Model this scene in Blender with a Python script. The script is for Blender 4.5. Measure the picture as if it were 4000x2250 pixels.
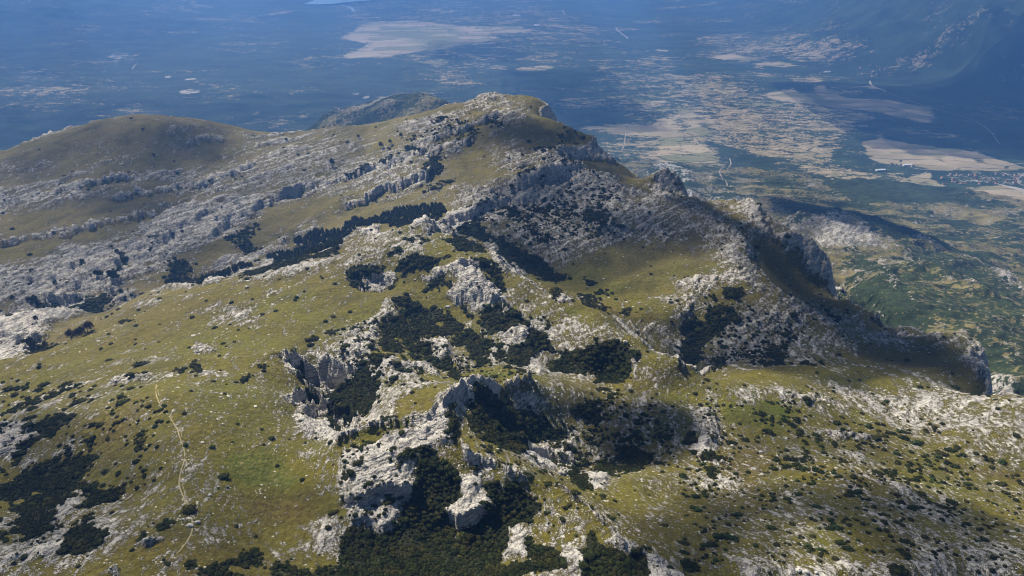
import bpy, bmesh, math, random
import numpy as np
from mathutils import Vector, Matrix

for o in list(bpy.data.objects):
    bpy.data.objects.remove(o)
random.seed(7)
rng = np.random.default_rng(11)
C = bpy.context.scene.collection
S = bpy.context.scene
PI = math.pi

# ------------------------------------------------------------------ camera, sky, sun, exposure
PITCH = math.radians(28.0)          # camera looks this far below the horizon
FOCAL = 1773.0                      # focal length in units of a 2576 wide picture
CAMZ = 1200.0                       # camera height above the valley floor datum
cam_data = bpy.data.cameras.new('camera')
cam = bpy.data.objects.new('camera', cam_data)
C.objects.link(cam)
cam.location = (0, 0, CAMZ)
cam.rotation_euler = (PI / 2 - PITCH, 0, 0)
cam_data.sensor_width = 36.0
cam_data.lens = 36.0 * FOCAL / 2576.0
cam_data.clip_start = 1.0
cam_data.clip_end = 120000.0
S.camera = cam

SUN_AZ = math.radians(-38.0)        # azimuth from +Y towards +X: the sun stands to the left, a little ahead
SUN_EL = math.radians(43.0)
sun_dir = Vector((math.sin(SUN_AZ) * math.cos(SUN_EL), math.cos(SUN_AZ) * math.cos(SUN_EL), math.sin(SUN_EL)))
world = bpy.data.worlds.new('World')
S.world = world
world.use_nodes = True
wn = world.node_tree.nodes; wl = world.node_tree.links
bgn = wn['Background']
sky = wn.new('ShaderNodeTexSky')
sky.sky_type = 'NISHITA'
sky.sun_disc = False
sky.sun_elevation = SUN_EL
sky.sun_rotation = SUN_AZ
sky.altitude = 1500.0
wl.new(sky.outputs[0], bgn.inputs[0])
bgn.inputs[1].default_value = 0.05
sl = bpy.data.lights.new('sun', 'SUN')
sl.energy = 5.0
sl.angle = math.radians(0.5)
sl.color = (1.0, 0.93, 0.80)
sun = bpy.data.objects.new('sun', sl)
C.objects.link(sun)
sun.rotation_euler = sun_dir.to_track_quat('Z', 'Y').to_euler()
S.view_settings.view_transform = 'Standard'
S.view_settings.look = 'None'
S.view_settings.exposure = 0.56
S.view_settings.gamma = 1.0
S.view_settings.use_curve_mapping = False
S.cycles.pixel_filter_type = 'BLACKMAN_HARRIS'
S.cycles.filter_width = 1.05
S.cycles.max_bounces = 5
S.cycles.diffuse_bounces = 2
S.cycles.glossy_bounces = 1
S.cycles.transmission_bounces = 2
S.cycles.volume_bounces = 0
S.cycles.transparent_max_bounces = 8

# ------------------------------------------------------------------ numpy helpers
_perm = np.random.default_rng(5).permutation(4096)
_ang = np.random.default_rng(6).uniform(0, 2 * PI, 4096)
_gx, _gy = np.cos(_ang).astype(np.float32), np.sin(_ang).astype(np.float32)

def pnoise(x, y, seed=0):
    """gradient noise, about -1..1"""
    x = np.asarray(x, np.float64) + seed * 37.73; y = np.asarray(y, np.float64) + seed * 91.17
    xi = np.floor(x).astype(np.int64); yi = np.floor(y).astype(np.int64)
    xf = (x - xi).astype(np.float32); yf = (y - yi).astype(np.float32)
    u = xf * xf * xf * (xf * (xf * 6 - 15) + 10); v = yf * yf * yf * (yf * (yf * 6 - 15) + 10)
    def g(ix, iy, dx, dy):
        h = _perm[(_perm[ix & 4095] + iy) & 4095]
        return _gx[h] * dx + _gy[h] * dy
    a = g(xi, yi, xf, yf); b = g(xi + 1, yi, xf - 1, yf)
    c = g(xi, yi + 1, xf, yf - 1); d = g(xi + 1, yi + 1, xf - 1, yf - 1)
    a = a + u * (b - a); c = c + u * (d - c)
    return (a + v * (c - a)) * 1.5

def fbm(x, y, oct=4, seed=0, gain=0.5):
    s = 0; a = 1.0; t = 0
    for i in range(oct):
        s = s + a * pnoise(x * 2 ** i, y * 2 ** i, seed + i); t += a; a *= gain
    return s / t

def ridged(x, y, oct=4, seed=0, gain=0.55):
    s = 0; a = 1.0; t = 0
    for i in range(oct):
        s = s + a * (1 - 2 * np.abs(pnoise(x * 2 ** i, y * 2 ** i, seed + i))); t += a; a *= gain
    return s / t

def sstep(a, b, x):
    t = np.clip((x - a) / (b - a), 0, 1)
    return t * t * (3 - 2 * t)

CP, SP = math.cos(PITCH), math.sin(PITCH)
def ray(u, v):
    x = (np.asarray(u, float) - 1288.0) / FOCAL; y = (724.5 - np.asarray(v, float)) / FOCAL
    return x, CP + y * SP, -SP + y * CP
def lp(u, v, z):
    """a direction and a height under the camera give a place: azimuth and log distance"""
    x, y, w = ray(u, v)
    k = z / w
    return np.arctan2(x, y), np.log(np.hypot(x, y) * k)
def pic(x, y, z):
    """world (z relative to the camera) to picture coordinates, for sizing things only"""
    dep = y * CP - z * SP
    upc = y * SP + z * CP
    return 1288 + FOCAL * x / dep, 724.5 - FOCAL * upc / dep
# ------------------------------------------------------------------ survey points of the massif: direction (u, v) and height below the camera
VZ = -1090.0
P = []                                # (theta, ln r, z)
def pt(u, v, z): 
    t, l = lp(u, v, z); P.append((float(t), float(l), z))
def drop(u, v, z, *beh):
    """a rim point and the ground falling away behind it (distance factor, height)"""
    t, l = lp(u, v, z); P.append((float(t), float(l), z))
    for f, z2 in beh: P.append((float(t), float(l) + math.log(f), z2))
def xyp(th_deg, r, z): P.append((math.radians(th_deg), math.log(r), z))
# --- foreground
for u, v, z in [(-500,1449,-235),(0,1449,-228),(250,1449,-226),(500,1449,-226),(760,1449,-236),(1000,1449,-240),(1288,1449,-240),(1600,1449,-236),(1900,1449,-240),(2250,1449,-246),(2576,1449,-252),(3100,1449,-262),
    (0,1330,-246),(130,1260,-262),(60,1200,-266),(200,1150,-264),(330,1250,-248),(480,1290,-236),(500,1380,-230),(420,1100,-243),(460,1180,-240),(400,1000,-250),(250,1050,-260),(0,1080,-282),(-300,1200,-290),
    (620,1100,-255),(680,1200,-256),(700,1290,-250),(640,1380,-240),(800,1330,-246),(560,980,-264),(700,1000,-268),(600,900,-278),(420,920,-277),(250,960,-286),(100,1000,-294),
    (820,1180,-251),(860,1110,-256),
    # rock knob in the lower middle
    (960,1160,-243),(880,1200,-246),(1020,1180,-242.5),(960,1215,-246),(960,1275,-250.5),(1010,1290,-251),(880,1290,-247),(960,1245,-248.5),(1170,1180,-240),(1190,1250,-245),(1170,1310,-249),
    (1100,1250,-247),(1080,1350,-256),(950,1390,-252),(1200,1380,-254),(1300,1300,-248),(1300,1400,-247),(1450,1350,-238),
    # white spine
    (840,1130,-252),(960,1100,-244),(1060,1090,-238),(1120,1065,-236),(1145,1020,-238),(1170,985,-242),(1225,975,-246),(1130,1110,-235),(1200,1140,-234),
    (1300,1190,-237),(1400,1240,-238),(1480,1300,-236),(1560,1400,-235),
    # hollow right of the spine
    (1230,1050,-266),(1260,1010,-266),(1320,1080,-284),(1350,1140,-290),(1440,1180,-298),(1500,1190,-296),(1560,1150,-298),(1620,1130,-292),(1560,1060,-296),(1450,1000,-288),(1350,970,-274),(1450,1060,-298),
    (1390,1195,-262),(1490,1225,-262),(1560,1215,-270),(1640,1200,-272),
    # left of the spine: grassy ledge and sinks
    (1050,1000,-262),(1080,1040,-258),(960,1020,-268),
    (740,900,-284),(820,890,-284),(730,940,-282),(790,958,-304),(850,975,-296),(740,975,-284),(800,1060,-288),(760,1030,-278),(880,1075,-280),(760,1085,-264),(950,920,-277),(1000,900,-281),(940,880,-284),
    (900,850,-292),(960,790,-300),(1000,760,-301),(830,720,-301),(700,760,-300),(560,800,-303),(450,830,-306),(780,840,-290),(650,860,-286),
    (560,720,-318),(400,800,-316),(300,860,-313),(150,900,-320),(0,930,-322),(-300,980,-330),
    # knoll and its faces
    (1090,620,-285),(1100,580,-288),(1000,600,-293),(940,660,-296),(870,650,-305),(1050,650,-287),(1120,640,-284),(1190,630,-284),(1240,640,-284),(900,700,-304),(970,710,-307),(1080,700,-296),(1150,690,-287),
    (1080,740,-302),(1170,730,-290),(1220,760,-295),(1130,800,-304),(1050,800,-312),(1060,870,-302),(1100,930,-292),(1180,940,-285),(1220,820,-300),(1280,880,-296),(1180,860,-303),
    (1250,700,-288),(1300,720,-292),(1360,760,-296),(1400,800,-298),(1440,840,-297),(1480,900,-300),(1330,860,-302),(1300,930,-288),(1340,930,-296),(1420,920,-308),(1520,940,-312),(1560,920,-303),
    (1600,960,-300),(1560,880,-296),(1600,1000,-300),(1700,1050,-293),(1180,960,-272),(1240,950,-272),
    ]: pt(u, v, z)
# --- crest running right-down from the knoll; a hidden bowl lies behind it
for u, v, z, b1, b2 in [(1190,612,-284,(1.1,-330),(1.22,-352)),(1260,640,-286,(1.1,-330),(1.2,-352)),(1320,700,-290,(1.08,-328),(1.18,-348)),(1400,745,-293,(1.08,-328),(1.15,-342)),
    (1480,772,-294,(1.07,-322),(1.14,-336)),(1550,800,-292,(1.07,-315),(1.16,-334)),(1600,850,-290,(1.08,-320),(1.18,-342)),(1660,890,-290,(1.08,-330),(1.17,-355)),
    (1700,925,-294,(1.07,-328),(1.15,-356)),(1745,945,-302,(1.08,-335),(1.16,-360))]: drop(u, v, z, b1, b2)
for u, v, z in [(1420,705,-350),(1480,720,-349),(1560,740,-346),(1500,680,-349),(1600,700,-345),(1700,690,-343),(1650,650,-348),(1750,640,-346),(1650,750,-340),(1720,780,-333),(1780,740,-332),
    (1350,680,-352),(1250,640,-354),(1180,600,-350),(1400,640,-346),(1300,600,-346),(1250,560,-340),(1400,590,-340),(1500,620,-345),(1480,560,-336),(1600,590,-342),
    (1690,890,-352),(1740,880,-358),(1700,840,-350),(1760,820,-350),(1820,860,-345),(1820,800,-338),(1780,925,-335),(1850,930,-326),(1900,900,-338),(1980,850,-348),(1850,760,-332),
    ]: pt(u, v, z)
# --- right shoulder
for u, v, z in [(1790,952,-308),(1850,960,-305),(1700,980,-302),(1780,1010,-300),(1900,1050,-298),(1920,1090,-297),(1830,1100,-294),(1700,1150,-286),(1650,1250,-268),(1750,1300,-258),(1900,1250,-270),
    (2000,960,-314),(2100,950,-328),(2200,980,-330),(2100,1050,-308),(2200,1150,-290),(2350,1050,-320),(2400,1150,-302),(2300,1280,-272),(2050,1350,-256),(2450,1300,-276),(2576,1200,-300),(2576,1300,-283),(2900,1300,-300),
    (2000,1150,-284),(1560,1300,-247),(1750,1400,-243),(2100,880,-348),(2200,900,-348),(2300,920,-345),(2060,810,-352),(2250,840,-362),(2350,900,-352),(2450,960,-340),
    (1900,700,-336),(1960,760,-338),(2000,790,-343),(1880,640,-338),(1820,600,-336),(1760,560,-336),(1720,540,-338),(1650,500,-345),(1850,680,-333),(1800,680,-338),(1830,640,-336),
    (1960,700,-360),(2040,720,-376),(2010,668,-404),(1965,640,-400),(2040,690,-400),(1880,592,-404),(1845,560,-396),(1780,528,-372),(1905,612,-412),(1810,548,-390),(2080,760,-372),(2150,800,-368)]: pt(u, v, z)
for u, v, z in [(2478,925,-361),(2488,950,-352),(2450,915,-358)]: pt(u, v, z)
drop(2500, 975, -342, (1.03, -362), (1.1, -398), (1.3, -500))
for u, v, z in [(1660,500,-392),(1700,512,-396),(1735,520,-392),(1640,478,-390),(1690,470,-376),(1665,450,-370),(1720,480,-380),(1600,450,-386)]: pt(u, v, z)
# --- scarp rim on the right with the drop behind
B = lambda z: ((1.03, z - 60), (1.12, z - 150), (1.35, z - 300))
for u, v, z in [(2900,1180,-318),(2740,1110,-322),(2576,1040,-326),(2480,900,-364),(2430,870,-366),(2340,830,-374),(2270,800,-378),(2200,782,-382),(2130,765,-386),(2110,720,-380),(2080,685,-376),
                (2030,655,-382),(1985,632,-388),(1940,606,-392),(1905,560,-374),(1885,530,-368),(1850,507,-362),(1825,503,-362)]:
    drop(u, v, z, *B(z))
for u, v, z in [(1800,507,-368),(1768,512,-378),(1742,470,-362),(1718,432,-350),(1690,418,-346),(1660,420,-348),(1640,428,-356),(1600,436,-384),(1545,408,-372),(1530,385,-360),(1480,350,-346),(1430,325,-328),(1400,300,-312),(1385,265,-306),(1335,245,-303)]:
    drop(u, v, z, (1.04, z - 60), (1.15, z - 170), (1.4, z - 340), (1.9, z - 560))
# --- middle massif up to the summit
for u, v, z in [(1600,500,-352),(1625,465,-384),(1560,450,-366),(1500,420,-352),(1430,400,-338),(1350,385,-328),(1420,440,-336),(1330,425,-342),(1240,440,-346),(1250,480,-350),(1350,470,-340),(1300,500,-352),(1450,480,-352),
    (1200,530,-350),(1120,570,-348),(1500,520,-346),(1550,510,-342),(1340,540,-352),(1150,480,-352),(1100,440,-352),(1180,420,-346),(1080,420,-350),(1250,390,-336),(1300,350,-324),(1380,350,-330),(1450,370,-344),
    (1240,330,-318),(1160,350,-330),(1060,370,-343),(1240,290,-312),(1340,290,-306),(1290,262,-306),(1170,265,-308),(1225,252,-306),(1040,300,-330),(1130,275,-312),(950,340,-350),(1000,400,-356),
    (1000,480,-376),(1080,520,-372),(950,550,-386),(1050,560,-372),(900,470,-376),(850,540,-392),(880,580,-390),(800,600,-400),(1130,545,-362),(1200,570,-356),(1000,560,-382)]: pt(u, v, z)
drop(1290,241,-303,(1.05,-324),(1.12,-356),(1.3,-460),(1.6,-650)); drop(1220,243,-304,(1.05,-325),(1.1,-350),(1.3,-460),(1.6,-640))
drop(1130,268,-312,(1.05,-335),(1.1,-356),(1.3,-450),(1.6,-600)); drop(1040,290,-328,(1.1,-374),(1.3,-470),(1.7,-650))
drop(950,310,-346,(1.1,-394),(1.3,-500),(1.7,-700)); drop(830,322,-365,(1.1,-414),(1.3,-540),(1.7,-760))
# --- left plateau
for u, v, z in [(700,350,-376),(600,380,-378),(450,380,-372),(750,400,-378),(850,420,-373),(650,450,-388),(500,450,-388),(300,450,-390),(200,500,-398),(400,520,-400),(0,480,-398),(0,560,-408),(250,580,-410),(550,560,-405),(700,520,-398),(780,480,-388),
    (0,650,-408),(200,650,-414),(350,600,-412),(450,640,-412),(600,620,-408),(700,590,-402),(330,320,-336),(450,330,-344),(250,370,-364),(120,420,-385),(-300,480,-410),(-300,650,-420),(-300,800,-400),
    (100,700,-408),(300,700,-408),(420,690,-410),(500,660,-412),(620,640,-416),(60,740,-404),(-100,860,-390),(0,830,-384),(100,800,-384),(60,870,-378)]: pt(u, v, z)
# trough between plateau and grass ridge, mostly behind the grass ridge's rim
for u, v, z in [(100,765,-404),(200,775,-412),(270,765,-408),(180,740,-412),(120,780,-402),(430,715,-414),(350,740,-404),(620,660,-402),(640,680,-396),(560,690,-396),(760,640,-398),(850,610,-392),(960,580,-380),(100,860,-372),(160,850,-366),(250,800,-372),(130,830,-388)]: pt(u, v, z)
drop(0,903,-334,(1.06,-362),(1.12,-372)); drop(100,886,-332,(1.05,-356)); drop(200,852,-334,(1.05,-354)); drop(270,790,-362,(1.05,-384)); 
drop(330,760,-368,(1.04,-384)); drop(410,722,-368,(1.05,-398)); drop(520,716,-358,(1.04,-376)); drop(620,690,-345,(1.05,-370)); drop(760,645,-336,(1.07,-372)); drop(900,605,-318,(1.08,-358)); drop(1000,580,-306,(1.08,-352)); drop(1080,568,-296,(1.1,-340))
# --- left rim
for u, v, z in [(-400,430,-420),(-200,420,-415),(0,383,-392),(100,350,-378),(200,318,-358),(300,294,-342),(380,290,-338),(480,298,-345),(560,312,-358),(640,330,-378),(720,335,-386)]:
    drop(u, v, z, (1.06, z - 40), (1.25, z - 190), (1.7, z - 480), (2.2, VZ + 40))
# --- lower wooded spur behind the summit, left
for u, v, z in [(1090,247,-560),(960,262,-600),(850,295,-660),(790,320,-720)]: drop(u, v, z, (1.15, z - 120), (1.4, VZ+20))
# --- foothills under the scarp
for u, v, z in [(1990,575,-790),(2070,557,-770),(2150,566,-790),(2230,590,-830),(2000,640,-740),(2100,640,-700),(2200,650,-700),(2300,640,-760),(2400,620,-830),(2500,660,-810),(2576,720,-760),(2300,720,-660),(2200,700,-660),
    (2400,740,-660),(2500,760,-680),(2150,710,-640),(2160,740,-620),(2250,780,-590),(2200,775,-610),(2350,800,-590),(2450,850,-580),(2540,900,-575),(2560,960,-545),(2420,800,-610),(2700,900,-600),(2900,800,-740),(3100,1000,-600),
    (1950,560,-880),(1900,500,-960),(2250,530,-960),(2400,540,-950),(2500,580,-920),(2576,620,-890),(2800,620,-900),(2030,590,-780),(2576,1000,-500)]: pt(u, v, z)
# --- valley floor and the mountains beyond
for u, v, z in [(0,340,VZ),(0,250,VZ),(300,250,VZ),(300,180,VZ),(0,200,VZ),(600,290,VZ),(600,200,VZ),(900,220,VZ),(900,120,VZ),(600,120,VZ),(1200,200,VZ),(1200,100,VZ),(1500,250,VZ),(1500,150,VZ),(1500,350,VZ),(1600,380,-1080),(1700,400,-1060),(1800,450,-1020),
    (1800,300,VZ),(1800,200,VZ),(2100,300,VZ),(2100,400,-1060),(2300,300,VZ),(2400,400,-1060),(2576,400,-1070),(2500,480,-1020),(2300,450,-1030),(2000,450,-1040),(2100,200,VZ),(2400,300,VZ),(2576,330,VZ),(2900,400,VZ),(3200,450,VZ),
    (1200,40,VZ),(900,40,VZ),(1500,60,VZ),(700,60,VZ),(850,5,VZ),(1200,0,VZ),(1600,5,-1080),(-400,300,VZ),(-800,330,VZ),
    (1900,130,VZ),(2200,160,-1070),(2400,180,-1050),(2576,200,-1030),(2900,200,-1000)]: pt(u, v, z)
for u, v, z in [(2050,60,-1000),(2250,90,-900),(2450,100,-840),(2576,110,-800),(2100,15,-830),(2250,10,-720),(2400,5,-640),(2520,10,-600),(2800,10,-560),(1850,20,-1000)]: pt(u, v, z)
for u, v, z in [(0,100,-1040),(300,80,-1040),(500,30,-1050),(0,20,-900),(250,0,-930),(-400,50,-900),(-400,150,-1040)]: pt(u, v, z)
for th in range(-60, 61, 10):
    for r, z in ((16000, VZ + (260 if abs(th) > 12 else 0)), (24000, VZ + 300), (40000, VZ + 500)): xyp(th, r, z)
    if th < -35: xyp(th, 2600, VZ); xyp(th, 4500, VZ)
    if th > 40: xyp(th, 1900, -950); xyp(th, 3600, VZ)
for th in (-65, -50): xyp(th, 110, -230); xyp(th, 500, -330); xyp(th,1200,-430)
for th in (-30, -10, 10, 30): xyp(th, 120, -226)
for th in (50, 65): xyp(th, 110, -240); xyp(th, 250, -290); 
for th in (52, 65): xyp(th, 600, -560); xyp(th, 1100, -800)

P = np.array(P)
EPS = 0.018
def _phi(d2): return np.sqrt(d2 + EPS * EPS)
def rbf_fit(P, smooth=0.004):
    q = P[:, :2]
    d2 = ((q[:, None, :] - q[None]) ** 2).sum(-1)
    n = len(q)
    A = np.zeros((n + 3, n + 3)); A[:n, :n] = _phi(d2) - np.eye(n) * smooth
    A[:n, n] = 1; A[:n, n + 1:] = q; A[n, :n] = 1; A[n + 1:, :n] = q.T
    return np.linalg.solve(A, np.concatenate([P[:, 2], np.zeros(3)]))
W = rbf_fit(P)
def rbf_eval(th, lr):
    out = np.empty(th.size); t = th.ravel(); l = lr.ravel()
    for i in range(0, t.size, 20000):
        d2 = (t[i:i+20000, None] - P[None, :, 0]) ** 2 + (l[i:i+20000, None] - P[None, :, 1]) ** 2
        out[i:i+20000] = _phi(d2) @ W[:-3] + W[-3] + W[-2] * t[i:i+20000] + W[-1] * l[i:i+20000]
    return out.reshape(th.shape)
# coarse survey grid
TH0, TH1 = math.radians(-60), math.radians(60)
L0, L1 = math.log(108.0), math.log(45000.0)
CNT, CNL = 361, 520
gth = np.linspace(TH0, TH1, CNT); glr = np.linspace(L0, L1, CNL)
GZ = rbf_eval(*np.meshgrid(gth, glr))
def bil(G, th, lr, n_t=None, n_l=None, l0=None, l1=None):
    nl, nt = G.shape
    l0 = L0 if l0 is None else l0; l1 = L1 if l1 is None else l1
    a = np.clip((th - TH0) / (TH1 - TH0) * (nt - 1), 0, nt - 1.001); b = np.clip((lr - l0) / (l1 - l0) * (nl - 1), 0, nl - 1.001)
    i = a.astype(int); j = b.astype(int); fa = a - i; fb = b - j
    return (G[j, i] * (1 - fa) + G[j, i + 1] * fa) * (1 - fb) + (G[j + 1, i] * (1 - fa) + G[j + 1, i + 1] * fa) * fb
def cub(G, th, lr):
    """Catmull-Rom on the coarse survey grid"""
    nl, nt = G.shape
    a = np.clip((th - TH0) / (TH1 - TH0) * (nt - 1), 1, nt - 2.001); b = np.clip((lr - L0) / (L1 - L0) * (nl - 1), 1, nl - 2.001)
    i = a.astype(int); j = b.astype(int); fa = a - i; fb = b - j
    def w(f): return (-.5*f+f*f-.5*f**3, 1-2.5*f*f+1.5*f**3, .5*f+2*f*f-1.5*f**3, -.5*f*f+.5*f**3)
    wa, wb = w(fa), w(fb); s = 0
    for m in range(4):
        row = 0
        jj = np.clip(j + m - 1, 0, nl - 1)
        for n in range(4): row = row + wa[n] * G[jj, np.clip(i + n - 1, 0, nt - 1)]
        s = s + wb[m] * row
    return s
def locate(us, vs, G=None, lmin=None, lmax=None):
    """where a line of sight meets the surveyed ground: azimuth, log distance"""
    G = GZ if G is None else G
    x, y, w = ray(us, vs); x = np.atleast_1d(x); y = np.atleast_1d(y); w = np.atleast_1d(w)
    th = np.arctan2(x, y); sl = w / np.hypot(x, y)
    ls = np.linspace(math.log(110) if lmin is None else lmin, L1 - .01 if lmax is None else lmax, 3000)
    r = np.exp(ls)
    out = np.empty(th.size)
    for k in range(th.size):
        h = bil(G, np.full(ls.size, th[k]), ls)
        hit = np.nonzero(sl[k] * r < h)[0]
        out[k] = ls[hit[0]] if len(hit) else ls[-1]
    return th, out
# ------------------------------------------------------------------ mapped outlines (crags, thickets, meadows ...), each put down on the surveyed ground
def Z(c, r, s, sc=3.0):
    a = np.array([float(k) for k in s.replace(',', ' ').split()]).reshape(-1, 2)
    return np.stack([c * 859 + a[:, 0] / sc, r * 483 + a[:, 1] / sc], 1)
def D(s):
    return np.array([float(k) for k in s.replace(',', ' ').split()]).reshape(-1, 2)
def Q1(s): a = D(s); return np.stack([644 + a[:, 0] / 4, 837 + a[:, 1] / 4], 1)
def Q3(s): a = D(s); return np.stack([1095 + a[:, 0] / 4, 225 + a[:, 1] / 4], 1)

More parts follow.
